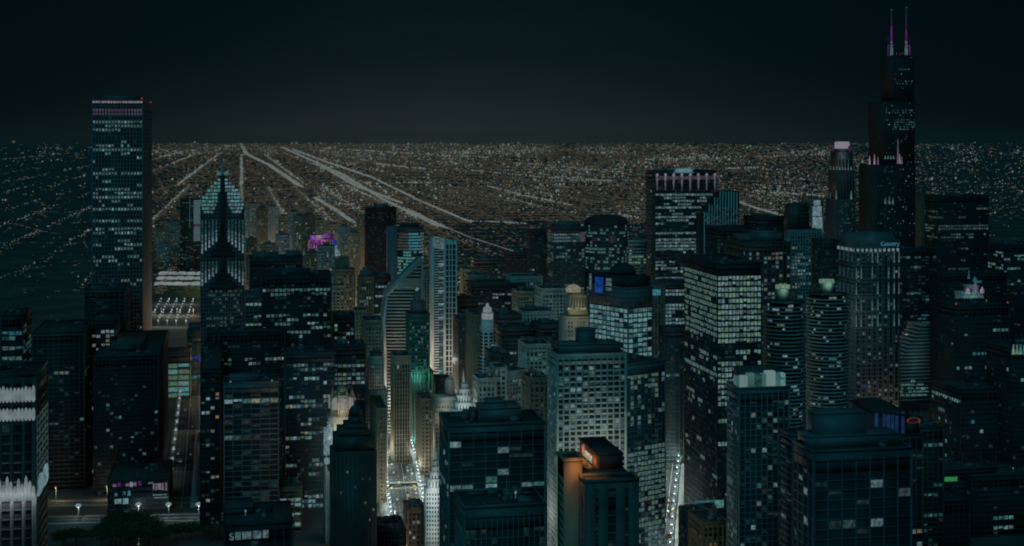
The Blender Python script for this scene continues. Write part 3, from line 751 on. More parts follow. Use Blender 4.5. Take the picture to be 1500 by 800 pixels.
# slender octagonal tower with bright lantern
t = at_base('lantern_tower', 'slender white octagonal tower with floodlight-painted lantern top', 'tower', 716, 1290); Yg = 1290
lx = t.location[0]; W = lambda u0, u1: (Yg*tang(u1)-Yg*tang(u0))/2; zz = lambda v: zat(v, lx, Yg)
r0 = W(705, 728)
m = MB()
m.lathe([(r0, zz(700)), (r0, zz(524))], 8, 0, r0, rot=.5); m.lathe([(r0*.88, zz(524)), (r0*.88, zz(484))], 8, 0, r0, rot=.5); m.lathe([(r0*.82, zz(484)), (r0*.82, zz(470))], 8, 0, r0, rot=.5)
for v in (483, 524): m.lathe([(r0*.98, zz(v)), (r0*.98, zz(v-2))], 8, 0, r0, rot=.5)
m.build('shaft', M_WHITE, t)
g_ = MB()
v = 488
while v < 700:
    for k in range(8):
        an = 2*math.pi*k/8
        if math.sin(an) > .3: continue
        rr = (r0*.88 if v < 524 else r0)*math.cos(math.pi/8)
        for off in (-.24, 0.24):
            cx_, cy_ = rr*math.cos(an)-off*r0*math.sin(an), r0+rr*math.sin(an)+off*r0*math.cos(an)
            g_.lathe([(1.0, zz(v+3)), (1.0, zz(v))], 4, cx_, cy_)
    v += 5.2
g_.build('glazing', M_GLASS, t)
E_LANT = emit('floodlight-painted lantern', (.15, .175, .175), var=.25, scale=.5, sample=True)  # floodlighting of the lantern is put in as emission
m = MB(); m.lathe([(r0*.72, zz(470)), (r0*.74, zz(459))], 8, 0, r0, rot=.5); m.lathe([(r0*.58, zz(459)), (r0*.52, zz(452)), (r0*.3, zz(450.5))], 8, 0, r0, rot=.5); m.lathe([(r0*.22, zz(451)), (r0*.2, zz(447)), (.2, zz(445))], 8, 0, r0); m.build('lantern', E_LANT, t)
m = MB()
for v in (469.6, 459.4): m.lathe([(r0*.8, zz(v+.3)), (r0*.8, zz(v-.9))], 8, 0, r0, rot=.5)
m.build('lantern_ring', M_WHITE, t)
v = 505
while v < 560:
    q = MB(); pbox(q, t, 719, 724.5, v, v+4, Yg-.2+r0*.12, .5); q.build('lit_window', EM[('white','hi' if random.random() < .7 else 'mid')], t); v += 5.3
x, z = onplane(716, 560, Yg-16); lamp('floodlight', (0, -18, zz(600)), 60000, (.95, .95, .85), t, 1.5)
lamp('floodlight', (0, -12, zz(520)), 12000, (.95, .95, .85), t, 1.0)
T('stone_building', 'amber washed brick slab just left of the lantern tower', 'building', 1350, None, 694, 706, 463, fh=3.6, bw=3, pw=1.5, sh=1.7, wall=M_BROWN, p=.04, pal=PAL_WARM, ys=46, parts=0)
# white wedding-cake towers by the river
def cake(name, label, Y, uc, tiers, spire, mat_, flood, body=None):
    t = at_base(name, label, 'tower', uc, Y); lx = t.location[0]; zf = lambda v: zat(v, lx, Y)
    m = MB(); dk = MB()
    big = max(uR-uL for uL, uR, _, _ in tiers); D = (Y*tang(uc+big/2)-Y*tang(uc-big/2))
    for uL, uR, vT, vB in tiers:
        ww = Y*tang(uR)-Y*tang(uL); pbox(m, t, uL, uR, vT, vB, Y+(D-ww)/2, ww)
        pbox(m, t, uL-.6, uR+.6, vT-1.0, vT+.4, Y+(D-ww)/2-.7, ww+1.4)
        n = max(2, int((uR-uL)/4))
        for i in range(n):
            u = uL+(uR-uL)*(i+.5)/n
            if vB-vT > 60:
                v = vT+5
                while v < min(vB, 806): pbox(dk, t, u-.9, u+.9, v, v+3.3, Y+(D-ww)/2-.08, .2); v += 6.4
            elif vB-vT > 7: pbox(dk, t, u-.7, u+.7, vT+3, vB-2, Y+(D-ww)/2-.08, .2)
    m.build('shaft', mat_, t); dk.build('glazing', M_GLASS, t)
    us, v0, v1 = spire; x = Y*tang(us)-lx
    MB().lathe([(1.7, zf(v1)), (1.3, zf(v1-2)), (.7, zf((v0+v1)/2)), (.15, zf(v0))], 8, x, D/2).build('spire', mat_, t)
    for u, v, off, p, c in flood:
        xx, z = onplane(u, v, Y-off); lamp('floodlight', (xx-lx, -off, z), p, c, t, 1.0)
    return t
cake('clock_tower', 'floodlit white terraced tower with slim spire behind the black gridded block', 1210, 681,
     ((664, 698, 603, 760), (668, 694, 592, 603), (671, 691, 581, 592), (674, 689, 572, 581), (677, 686, 564, 572)), (681.5, 543, 564), M_WHITE,
     ((668, 612, 11, 16000, (.9, 1, .97)), (694, 612, 11, 16000, (.9, 1, .97)), (681, 586, 10, 9000, (.9, 1, .97)), (681, 566, 8, 3500, (.9, 1, .97))))
cake('clock_tower', 'white terracotta clock tower with cupola standing beside the avenue', 1000, 637,
     ((624, 648, 718, 900), (627, 646, 704, 716), (631, 645, 694, 704), (633, 644, 686, 694), (635, 643, 677, 686)), (640.5, 660, 677), M_WHITE,
     ((630, 724, 12, 15000, (.9, 1, .97)), (643, 724, 12, 15000, (.9, 1, .97)), (638, 695, 8, 4500, (.9, 1, .97)), (638, 790, 16, 22000, (.95, 1, .95))))
t = cake('domed_building', 'grey stone block with colonnade and round tempietto left of the terraced tower', 1330, 657,
     ((638, 674, 590, 760), (640, 672, 584, 590)), (663, 551, 556), M_LIME, ((650, 606, 14, 22000, (.95, .95, .85)), (661, 574, 9, 6000, (.95, 1, .95))))
m = MB(); zf = lambda v: zat(v, t.location[0], 1330); x = 1330*tang(662)-t.location[0]; rr = 1330*(tang(669.5)-tang(655))/2
m.lathe([(rr*.75, zf(584)), (rr*.75, zf(563)), (rr*.95, zf(562.5)), (rr*.95, zf(561)), (rr*.7, zf(558)), (rr*.3, zf(556))], 16, x, 14)
for k in range(10):
    an = 2*math.pi*k/10; m.lathe([(.6, zf(584)), (.6, zf(563))], 6, x+rr*.88*math.cos(an), 14+rr*.88*math.sin(an))
m.build('tempietto', M_LIME, t)
T('stone_building', 'tan brick slab at the right of the avenue, warm street light on its foot', 'building', 1290, None, 617, 634, 586, fh=3.6, bw=3.2, pw=1.5, sh=1.7, wall=M_BROWN, p=.12, rowvar=False, pal=PAL_WARM, ys=36, parts=20)
T('stone_building', 'shadowy brick block with speckled windows behind the avenue lamps', 'building', 1400, None, 600, 634, 546, fh=3.6, bw=3.4, pw=1.4, sh=1.5, wall=M_BRONZE, p=.28, rowvar=False, pal=PAL_OFF, ys=40, parts=40)
T('stone_building', 'brown brick slab at the left kerb of the avenue below the limestone tower', 'building', 1200, None, 552, 566, 600, fh=3.6, bw=3.2, pw=1.5, sh=1.7, wall=M_BROWN, p=.04, pal=PAL_WARM, ys=60, parts=0)
# ------------------------------------------------------------------ front row
T('office_tower', 'large black slab with thin teal grid, two bright rows near its roof', 'tower', 620, 645, 658, 798, 626, fh=3.2, bw=5.35, pw=.35, sh=.55, wall=mat('teal grey mullions', (.10, .15, .15), rough=.5), glass=M_BLACK, p=.08,
  rowvar=False, bands=[(626,636,.35),(636,650,.62),(650,690,.10),(690,712,.06),(712,722,.5)], pal=[(('white','hi'),.4),(('white','mid'),.25),(('pale','mid'),.2),(('blue','hi'),.04),(('teal','mid'),.11)], parts=100,
  pent=((.36,.78,.25,.8,5.5),(.45,.62,.3,.7,8),(.26,.31,.3,.5,5)), roof=M_ROOF, faint=.08)
T('office_tower', 'lower black block with close vertical mullions and bright dashes of windows', 'tower', 520, 667, 681, 798, 746, fh=3.8, bw=2.0, pw=.3, sh=.5, wall=mat('teal grey mullions', (.10, .15, .15), rough=.5), glass=M_BLACK, p=.0,
  bands=[(757,768,.55),(786,800,.62)], pL=.02, bandsL=(), pal=PAL_WHITE, parts=100, ys=40)
Tm = T('hotel_tower', 'concrete gridded hotel tower with many glowing rooms and black roof house', 'tower', 800, 803, 816, 917, 522, fh=3.1, bw=3.55, pw=.95, sh=1.1, wall=M_LIME, p=.27, rowvar=False, bands=[(522,531,.1),(538,560,.38)], pL=.2,
  pal=[(('white','hi'),.25),(('white','mid'),.3),(('warm','mid'),.2),(('white','lo'),.25)], parts=100, pent=((.06,.95,.2,.85,5),(.36,.6,.3,.7,13)))
for fx, fy, z in ((.2, -26, 70), (.75, -26, 70), (.3, -26, 130), (.8, -26, 130)): lamp('hotel_fill_light', (Tm['x0']+fx*Tm['l1'], Tm['y0']+fy, z), 6500, (.82, 1, .93), Tm['t'], 2)  # added fill lamps hanging in the air off the hotel walls
for fy, z in ((6, 40), (22, 40), (10, 90)): lamp('hotel_fill_light', (Tm['x0']-14, Tm['y0']+fy, z), 5000, (.85, 1, .95), Tm['t'], 2)
# the L-shaped tower with orange lit sign
a = T('hotel_tower', 'grey slab tower with blank walls, its roof house washed orange by a sign', 'tower', 480, 850, 858, 934, 708, fh=3.0, bw=5.6, pw=3.4, sh=.7, wall=mat('dark concrete', (.12, .12, .12)), p=.03, rowvar=False, pal=PAL_DIM, parts=30, top=3)
t = a['t']
h = MB(); ph_ = MB()
c0 = local(t, 498*tang(876), 498, 0); xa = c0[0]; ya = c0[1]
xr_ = a['x1']-.6-xa
q = MB(); q.box(a['x0']+1.2, a['x1']-.05, a['y1']+.75, ya+29, 0, a['H']); q.build('rear_slab', M_CONC, t)
q = MB(); q.box(a['x0']+1.0, a['x1']+.1, a['y1']+.8, ya+29.2, a['H']+.01, a['H']+.34); q.build('roof', M_BLACK, t)
far = 500*1.115
E_SIGN = emit('sign lettering', (.15, .21, .20), var=.15)
hz = a['zt']; hh = 4.9
h.box(xa, xa+xr_, ya, ya+28, hz, hz+hh); q = MB(); q.box(xa-.3, xa+xr_+.3, ya-.3, ya+28.3, hz+hh+.01, hz+hh+.7); q.build('roof_lid', M_BLACK, t)
q = MB(); q.box(xa+.4, xa+xr_, ya-.5, ya-.02, hz, hz+hh-.1); q.build('cladding', M_BLACK, t)  # black sheet: darkness of the unlit north wall put into colour
h.build('roof_house', mat('terracotta stucco', (.30, .16, .10)), t)
cu = bpy.data.curves.new('sign_text', 'FONT'); cu.body = 'Lenox'; cu.size = 5.6; cu.extrude = .15; cu.align_x = 'CENTER'; cu.shear = .15; cu.offset = .10
ob = bpy.data.objects.new('sign_text', cu); COL.objects.link(ob)
dg = bpy.context.evaluated_depsgraph_get(); me = bpy.data.meshes.new_from_object(ob.evaluated_get(dg)); bpy.data.objects.remove(ob)
me.materials.clear(); me.materials.append(E_SIGN)
so = bpy.data.objects.new('sign_lettering', me); COL.objects.link(so); so.parent = t
so.location = (xa-.5, ya+14, hz+.7); so.rotation_euler = (R(90), 0, R(-90))
m = MB(); m.box(xa-2.0, xa-1.7, ya+2, ya+26, hz+.3, hz+.5); m.box(xa-1.9, xa-.1, ya+13, ya+13.2, hz+.3, hz+.5); m.build('sign_light_bar', EM[('amber','hi')], t)
for yy, p in ((4, 420), (11, 420), (18, 420), (25, 420)): lamp('sign_floodlight', (xa-2.6, ya+yy, hz+1.6), p*2.4, (1, .36, .08), t, .6)
a2 = T('hotel_tower', 'rear wing of the blank walled slab, upper wall glowing orange', 'tower', 492, 818, 827, 850.5, 676, fh=3.0, bw=3.4, pw=0, sh=2.94, wall=M_BUFF, p=.0, parts=0, ys=40)
t2 = a2['t']
q = MB(); q.box(a2['x0']-.45, a2['x1']+.3, a2['y0']-.9, a2['y0']-.47, 0, a2['H']-.2); q.build('blank_wall', M_BUFF, t2)
for fx, p in ((.5, 3000), (.95, 3600)): lamp('roof_floodlight', (a2['x0']+fx*a2['l1'], a2['y0']-5.5, a2['H']-1.0), p, (1, .38, .08), t2, .8)
a = T('low_building', 'black roofed low block with a teal strip light behind the red brick corner', 'building', 900, 995, 1006, 1068, 752, fh=3.8, bw=4, wall=M_BLACK, p=.04, pal=PAL_TEAL, parts=20, ys=40)
m = MB(); m.box(a['x0']+a['l1']*.45, a['x1']-.5, a['y0']+22, a['y0']+22.6, a['zt'], a['zt']+1.6); m.build('roof_strip_light', EM[('teal','mid')], a['t'])
m = MB(); m.box(a['x0']+a['l1']*.76, a['x0']+a['l1']*.86, a['y0']+8, a['y0']+8.6, a['zt'], a['zt']+5); m.box(a['x0']+a['l1']*.87, a['x1']-1, a['y0']+8, a['y0']+8.6, a['zt'], a['zt']+5); m.build('skylight', EM[('teal','hi')], a['t'])
T('brick_building', 'red brick corner building low at the lit street junction', 'building', 830, 1009, 1030, 1066, 768, fh=3.7, bw=3.2, pw=1.3, sh=1.5, wall=M_RED, p=.25, rowvar=False, pal=[(('amber','mid'),.5),(('warm','lo'),.3),(('amber','lo'),.2)], parts=30)
# black grid tower with nearly every floor lit
T('office_tower', 'big black glass slab with nearly every upper window lit pale green', 'tower', 985, 1003, 1051, 1115, 388, fh=4.1, bw=2.75, pw=.42, sh=1.15, wall=M_BLACK, glass=M_BLACK, p=.10,
  bands=[(380,403,0),(403,478,.985),(478,500,.94),(500,560,.86),(560,575,.4),(575,600,.5),(600,700,.06)], pL=.16, bandsL=[(380,398,0),(398,500,.90),(500,560,.78),(560,580,.1),(580,600,.55),(600,612,.4),(612,800,.05)],
  pal=[(('pale','hi'),.42),(('white','hi'),.2),(('green','hi'),.2),(('pale','mid'),.18)], parts=100, roof=M_ROOF)
# crowned apartment tower
a = T('apartment_tower', 'slender apartment tower with glowing white glass box crown', 'tower', 700, 1066, 1083, 1156, 571, fh=3.05, bw=3.0, pw=.6, sh=.75, wall=M_GREY, p=.10, rowvar=False, pal=PAL_OFF, parts=100)
t = a['t']; zt = a['zt']
E_CR = emit('frosted crown glass', (.125, .20, .195), var=.35, scale=.05, sample=True)
E_CR2 = emit('pale crown glass', (.035, .095, .090), var=.4, scale=.08)
L1, L2 = a['l1'], a['l2']
for (x0, x1, y0, y1, k, mm) in ((.06,.19,.10,.3,0,E_CR),(.195,.33,.12,.3,1,E_CR2),(.335,.48,.13,.3,2,EM[('teal','lo')]),(.485,.56,.08,.3,4,E_CR2),(.565,.74,.06,.3,3,E_CR),(.745,.85,.09,.3,4,E_CR2),(.86,.95,.1,.3,4,EM[('aqua','hi')]),(.0,.05,.2,.5,5,E_CR2)):
    m = MB(); m.box(a['x0']+x0*L1, a['x0']+x1*L1, a['y0']+y0*L2, a['y0']+y1*L2, zt, zt+(6.2, 7.4, 6.8, 8.3, 7.0, 5.6)[k]); m.build('crown_glass', mm, t)
m = MB(); m.box(a['x0']+.1*L1, a['x0']+.93*L1, a['y0']+.32*L2, a['y0']+.9*L2, zt, zt+9.2); m.build('crown_core', M_DARK, t)
m = MB(); m.box(a['x0']+.02*L1, a['x0']+.96*L1, a['y0']+.04*L2, a['y0']+.31*L2, zt-.3, zt+.05); m.build('crown_base', M_GREY, t)
# twin round corn-cob towers
def cob(label, u0, u1, vt, Y, vcore, uc0, uc1, lv):
    uc = (u0+u1)/2; t = at_base('round_tower', label, 'tower', uc, Y, 'twin round towers with petal balconies'); lx = t.location[0]; zf = lambda v: zat(v, lx, Y)
    r = Y*(tang(u1)-tang(u0))/2*.97; H = zf(vt); t.location[0] = lx = (Y+r)*tang(uc)
    MB().lathe([(r*.80, 0), (r*.80, H-.5)], 48, 0, r).build('glazing', M_GLASS, t)
    m = MB(); fl = 2.95; n = int(H/fl)
    for k in range(n):
        V = []; Fc = []; NN = 64
        for z in (k*fl, k*fl+1.05):
            for j in range(NN):
                an = 2*math.pi*j/NN; rr = r*(.93+.07*abs(math.cos(an*8))); V.append((rr*math.cos(an), r+rr*math.sin(an), z))
        Fc = [tuple(range(NN-1, -1, -1)), tuple(range(NN, 2*NN))]+[(j, (j+1) % NN, NN+(j+1) % NN, NN+j) for j in range(NN)]
        m.poly(V, Fc)
    m.build('balconies', M_CONC, t)
    MB().lathe([(r*.98, H), (r*.98, H+.6)], 48, 0, r).build('roof', M_ROOF, t)
    rc = Y*(tang(uc1)-tang(uc0))/2; hc = zf(vcore); ucx = (Y+r)*tang((uc0+uc1)/2)-lx
    MB().lathe([(rc, H+.6), (rc, hc)], 24, ucx, r).build('lift_core', M_CONC, t)
    MB().lathe([(rc+.35, hc-2.6), (rc+.35, hc+.3)], 24, ucx, r).build('core_ring_light', EM[lv], t)
    nn = 0
    for k in range(n-1, 4, -1):
        v = vat(k*fl, lx, Y)
        if v > 625: continue
        i = 0
        while i < 20:
            if random.random() < .10:
                run = random.choice((1, 1, 2, 3)); key = pick([(('white','hi'),.4),(('white','mid'),.3),(('warm','mid'),.15),(('teal','mid'),.15)])
                t0 = math.pi+i*math.pi/20; t1 = t0+run*math.pi/20*.9
                V = [(rr*math.cos(t_), r+rr*math.sin(t_), z) for z in (k*fl+1.1, k*fl+2.85) for rr, t_ in ((r*.805, t0), (r*.805, t1), (r*.83, t1), (r*.83, t0))]
                MB().poly(V, [(3,2,1,0),(4,5,6,7),(0,1,5,4),(1,2,6,5),(2,3,7,6),(3,0,4,7)]).build('lit_window', EM[key], t); i += run; nn += 1
            i += 1
            if nn > 98: break
        if nn > 98: break
    lamp('core_floodlight', (ucx-2, r-rc-5, hc-2), 900, (.5, 1, .7), t, 1)
cob('left one of the twin round balcony towers, green lit ring on its core', 1118, 1180, 446, 1040, 421, 1137, 1156, ('green','hi'))
cob('right one of the twin round balcony towers, taller core ring behind', 1181, 1243, 434, 1110, 413, 1201, 1221, ('green','hi'))
# ------------------------------------------------------------------ glass tower under construction
def trump():
    t_lab = 'glass tower still being built, blue wrapped top floors and lit shell'
    a = T('unfinished_tower', t_lab, 'tower', 1080, 864, 920, 955, 424, phi=26.0, fh=3.9, bw=5.2, pw=.5, sh=1.0, wall=M_GREY, glass=M_GLASSB, p=.93, rowvar=False,
          pL=.95, pal=[(('aqua','hi'),.42),(('aqua','mid'),.2),(('pale','hi'),.2),(('white','hi'),.1),(('cyan','mid'),.08)], parts=100, top=4)
    t = a['t']
    m = MB(); zt = a['zt']
    m.box(a['x0']+1, a['x1']-1, a['y0']+1, a['y1']-1, zt, zt+9)
    m.build('construction_deck', M_BLACK, t)
    m = MB(); m.lathe([(a['l1']*.42, zt+9), (a['l1']*.40, zt+14), (a['l1']*.26, zt+17), (a['l1']*.1, zt+18)], 20, a['x0']+a['l1']*.5, a['y0']+a['l2']*.45); m.build('climbing_formwork', M_BLACK, t)
    L2 = a['l2']
    mk = MB(); mk.box(a['x0']-1.2, a['x0']-.75, a['y0']+L2*.60, a['y0']+L2*.84, a['H']-6, a['H']+7.5); mk.build('blue_tarpaulin', mat('blue tarpaulin glow', (.02, .05, .5)), t)
    mk = MB(); mk.box(a['x0']-1.26, a['x0']-1.22, a['y0']+L2*.61, a['y0']+L2*.83, a['H']-5.6, a['H']+7.1); mk.build('blue_work_light', emit('blue work light', (.004, .03, .16), var=.6, scale=.2), t)
    for z0, z1 in ((-3, -.5), (1, 4.0), (4.6, 7)):
        mk = MB(); mk.box(a['x0']-1.3, a['x0']-1.0, a['y0']+L2*.40, a['y0']+L2*.54, a['H']+z0, a['H']+z1); mk.build('lit_hoist_bay', EM[('white','mid')], t)
    mk = MB(); mk.box(a['x0']-.9, a['x0']-.5, a['y1']-2.5, a['y1']-.5, a['H']-4, a['H']+9); mk.build('hoist_mast_light', EM[('white','mid')], t)
    return a
trump()
T('glass_building', 'lower glass wing of the unfinished tower with slanting bright rows', 'building', 985, None, 918, 974, 536, phi=24.0, fh=3.7, bw=3.4, pw=.25, sh=.8, wall=M_GREY, glass=M_GLASSB, p=.55, ys=45,
  bands=[(530,544,0),(544,575,.6),(575,625,.28),(625,656,.0),(656,740,.97)], pal=[(('pale','mid'),.4),(('white','mid'),.3),(('green','mid'),.2),(('teal','lo'),.1)], parts=100, rowvar=False)
a = T('stone_tower', 'ribbed brown stone tower with a cyan sign at its head', 'tower', 1330, None, 949, 973, 419, fh=3.7, bw=3.0, pw=1.5, sh=.6, wall=M_BROWN, p=.06, pal=PAL_WARM, ys=26, parts=20)
m = MB(); m.box(a['x0']+2, a['x1']-4, a['y0']-1.3, a['y0']-.8, a['H']-9, a['H']-3.5); m.build('sign_panel', EM[('cyan','hi')], a['t'])
T('office_tower', 'office slab with warm white rows between ribbed tower and black glass slab', 'tower', 1500, None, 974, 1004, 414, fh=3.9, bw=3.6, wall=M_BRONZE, p=.55, pal=PAL_WHITE, ys=30, parts=40, bands=[(418,423,.9),(470,480,.9)])
T('low_building', 'small dark blue block with a floodlit white parapet beside the black glass slab', 'building', 1500, None, 987, 1003, 512, fh=3.8, bw=3, pw=1.0, sh=1.4, wall=M_LIME, p=.1, pal=PAL_DIM, ys=40, parts=0)
T('office_tower', 'bluish unlit wall rising behind the floodlit parapet', 'building', 1290, None, 975, 1002, 482, fh=3.8, bw=5, wall=M_DARK, glass=M_GLASSB, p=.02, pal=PAL_DIM, ys=20, parts=0)
# ------------------------------------------------------------------ the broad tower with pink lit columns
a = T('office_tower', 'broad dark tower with pink lit column heads and cyan rooftop sign', 'tower', 1720, 947, 960, 1049, 251, fh=4.0, bw=3.6, pw=.35, sh=1.2, wall=M_DARK, p=.4, parts=100, pal=[(('white','hi'),.3),(('white','mid'),.4),(('pale','mid'),.3)],
      bands=[(245,281,.0),(281,300,.45),(300,318,.6),(318,321,.95),(321,331,.7),(331,341,0),(341,345,.8),(345,370,.85),(370,378,.12),(378,420,.35),(420,500,.5)], pL=.01, bandsL=(), beacon=False)
t = a['t']; L = a['l1']
for i in range(8):
    x = a['x0']+2+i*(L-4)/7; H = a['H']
    m = MB(); m.poly([(x-1.5, a['y0']-1.3, H-5), (x+1.5, a['y0']-1.3, H-5), (x+.25, a['y0']-1.3, H-24), (x-.25, a['y0']-1.3, H-24), (x-1.5, a['y0']-.5, H-5), (x+1.5, a['y0']-.5, H-5), (x+.25, a['y0']-.5, H-24), (x-.25, a['y0']-.5, H-24)],
        [(3,2,1,0),(4,5,6,7),(0,1,5,4),(1,2,6,5),(2,3,7,6),(3,0,4,7)]); m.build('lit_column_glow', EM[('pink','mid')], t)  # light fading down each column, drawn as a tapering glow
    m = MB(); m.lathe([(.6, H-6.2), (1.7, H-5), (1.7, H-3.6), (.8, H-2.6)], 8, x, a['y0']-1.1); m.build('column_head', EM[('pink','hi')], t)
m = MB(); m.box(a['x0']+2, a['x1']-2, a['y0']-.7, a['y0']-.45, a['H']-10.5, a['H']-6); m.build('lit_frieze', EM[('pink','lo')], t)
m = MB(); m.prism([(a['x0']+L*.32+2, a['H']-1.5), (a['x0']+L*.60-2, a['H']-1.5), (a['x0']+L*.60, a['H']+.6), (a['x0']+L*.60-2, a['H']+3.2), (a['x0']+L*.32+2, a['H']+3.2), (a['x0']+L*.32, a['H']+.6)], a['y0']-1.9, a['y0']-1.4); m.build('sign_panel', EM[('white','hi')], t)
m = MB(); m.box(a['x0']+L*.30, a['x0']+L*.62, a['y0']-1.38, a['y0']-.9, a['H']-2.6, a['H']+4.3); m.build('sign_back_glow', EM[('cyan','mid')], t)
# stair-stepped ribbed tower right of it
for i, (u0, u1, vt) in enumerate(((1027, 1036, 318), (1036.2, 1046, 304), (1046.2, 1055, 291), (1055.2, 1084, 281))):
    pass
t = at_base('stepped_tower', 'stair stepped tower with light vertical ribs beside the pink columned tower', 'tower', 1055, 1580); Yg = 1580
m, g_, cap = MB(), MB(), MB()
for i, (u0, u1, vt) in enumerate(((1031, 1038, 311), (1038, 1046, 300), (1046, 1054, 290), (1054, 1083, 281))):
    pbox(g_, t, u0, u1, vt+.2, 900, Yg+i*1.5, 30-i*1.5); pbox(cap, t, u0-.2, u1+.2, vt-1, vt+1.5, Yg+i*1.5-.6, 30)
    u = u0+1
    while u < u1: pbox(m, t, u-.55, u+.55, vt, 900, Yg+i*1.5-.8, 1); u += 4.1
g_.build('glazing', M_GLASS, t); m.build('ribs', M_WHITE, t); cap.build('parapet', M_DARK, t)
xl_ = t.location[0]
for (u, v) in ((1040, 420), (1066, 420)):
    x, z = onplane(u, v, Yg-26); lamp('floodlight', (x-xl_, -30, 130), 90000, (.9, 1, 1), t, 2)
q = MB()
for k in range(150):
    u = random.choice(np.arange(1033.5, 1083, 4.1)); v = random.uniform(300, 350)
    if v < 312 and u < 1046: continue
    pbox(q, t, u-.9, u+.9, v, v+1.6, Yg-.15, .1)
q.build('lit_windows', EM[('white','lo')], t, kind='stuff')
T('office_tower', 'striped pale block peeping out left of the pink columned tower', 'building', 1800, None, 921, 947, 353, fh=3.9, bw=4, pw=.3, sh=1.9, wall=M_LIME, p=.3, pal=PAL_GREEN, ys=30, parts=10)
# civic block cluster
T('office_tower', 'dark civic tower with tall lit top storey windows and flat roof house', 'tower', 1400, 1063, 1096, 1158, 357, fh=4.6, bw=4.3, pw=1.0, sh=1.5, wall=M_BRONZE, p=.32, pL=.1, pal=[(('white','mid'),.5),(('warm','mid'),.3),(('pink','lo'),.2)], parts=60, rowvar=False,
  bands=[(357,362,0),(362,378,.55),(378,384,.6)], bandsL=[(357,372,.3)], pent=((.35,.98,.3,.9,9),(.05,.4,.35,.8,6)))
T('office_tower', 'unlit black slab behind the civic tower roof', 'building', 1500, None, 1050, 1100, 335, fh=4, bw=4, wall=M_BLACK, p=0, ys=40, parts=0)
T('office_tower', 'unlit black roof block just left of the ziggurat topped tower', 'building', 1560, None, 1108, 1148, 319, fh=4, bw=4, wall=M_BLACK, p=0, ys=40, parts=0)
a = T('office_tower', 'grey office tower with sloping dark pyramid head and speckled floors', 'tower', 1620, None, 1156, 1204, 338, fh=3.9, bw=3.4, pw=1.2, sh=1.3, wall=M_CONC, p=.28, pal=PAL_OFF, ys=40, parts=60, bands=[(356,360,.6),(378,388,.95)])
t = a['t']; lx, ly = t.location[0], t.location[1]; Yq = 1620+4
def q2(u, v): x, z = onplane(u, v, Yq); return local(t, x, Yq, z)
P = [q2(1153, 337.5), q2(1186, 337.5), q2(1185, 297), q2(1163, 299)]
m = MB(); m.prism([(p[0], p[2]) for p in P], P[0][1], P[0][1]+24); m.build('pyramid_head', M_BRONZE, t)
m = MB()
for i in range(5):
    for j in range(6):
        u = 1168+i*3.3; v = 301+j*5.6; x, y, z = q2(u, v); m.box(x, x+2.0, y-.3, y-.1, z-2.6, z)
m.build('head_windows', M_GLASS, t)
a = T('apartment_tower', 'slim slab carrying a bright white lit panel near the ziggurat tower', 'tower', 1760, None, 1188, 1206, 292, fh=3.8, bw=4, wall=M_BUFF, p=.15, pal=PAL_WARM, ys=24, parts=0)
for k, (z0, z1, f0, f1) in enumerate(((-8, -1, .2, .75), (-22, -9, .1, .85), (-38, -23, .1, .9), (-42, -39, 0, 1))):
    m = MB(); m.box(a['x0']+f0*a['l1'], a['x0']+f1*a['l1'], a['y0']-.9, a['y0']-.5, a['H']+z0, a['H']+z1); m.build('lit_panel', EM[('white','hi' if k < 3 else 'mid')], a['t'])
T('office_tower', 'black slab with one cyan rooftop lamp behind the twin round towers', 'tower', 1450, None, 1205, 1229, 353, fh=4, bw=4, wall=M_DARK, p=.05, pal=PAL_DIM, ys=30, parts=10, bands=[(353,400,0)])
# ------------------------------------------------------------------ crowned drum tower
t = at_base('drum_crowned_tower', 'dark octagon tower topped by a brilliant white glowing drum', 'tower', 1233, 2150); Yg = 2150; lx = t.location[0]; zf = lambda v: zat(v, lx, Yg)
m = MB(); g_ = MB()
pbox(m, t, 1226, 1253, 292, 900, Yg, 46); pbox(m, t, 1228, 1251, 249, 292, Yg+3, 40); pbox(m, t, 1229, 1249.5, 222, 249, Yg+6, 34)
for u in np.arange(1227.5, 1253, 4.2): pbox(m, t, u-.7, u+.7, 250, 900, Yg-.6, 1.2)
m.build('shaft', M_DARK, t)
rr = Yg*(tang(1246)-tang(1221))/2; xc = (Yg+23)*tang(1233.5)-lx
m = MB().lathe([(rr*.95, zf(222)), (rr*.95, zf(218))], 12, xc, 23); m.build('crown_base', M_DARK, t)
m = MB().lathe([(rr*.82, zf(218)), (rr*.82, zf(208.5)), (rr*.6, zf(207.5))], 20, xc, 23); m.build('glowing_drum', emit('glowing drum glass', (.185, .165, .205), var=.15, sample=True), t)
for u in (1220, 1246):
    x, _ = onplane(u, 217, Yg+8); MB().lathe([(2.6, zf(222)), (2.6, zf(216)), (1.8, zf(214))], 10, x-lx, 12).build('corner_drum', EM[('purple','lo')], t)
lamp('crown_floodlight', (0, -4, zf(224)), 2500, (.9, .9, 1), t, 2)
for u, v0, v1, key in [(1217+i*4.3, 243+(i % 2), 249, ('white','mid')) for i in range(8)]+[(1217, 279, 292, ('white','mid')), (1225, 279, 292, ('white','mid')), (1247, 280, 292, ('teal','hi')), (1228, 230, 248, ('pale','lo')), (1233, 230, 248, ('pale','lo')), (1238, 230, 248, ('pale','lo')), (1243, 232, 248, ('teal','lo'))]:
    q = MB(); Yy = Yg+2.2 if v1 <= 249 else Yg-1.4
    pprism(q, t, [(u-1.3, v1), (u+1.3, v1), (u+.25, v0), (u-.25, v0)], Yy-.9+max(0, 1228-u)*3.3, .6); q.build('drum_ledge_glow', EM[key], t)  # uplight beams above the ledges, painted as tapered emissive shapes
q = MB()
for k in range(40): 
    u = random.uniform(1228, 1249); v = random.uniform(296, 345); pbox(q, t, u, u+1.8, v, v+1.2, Yg-.75, .1)
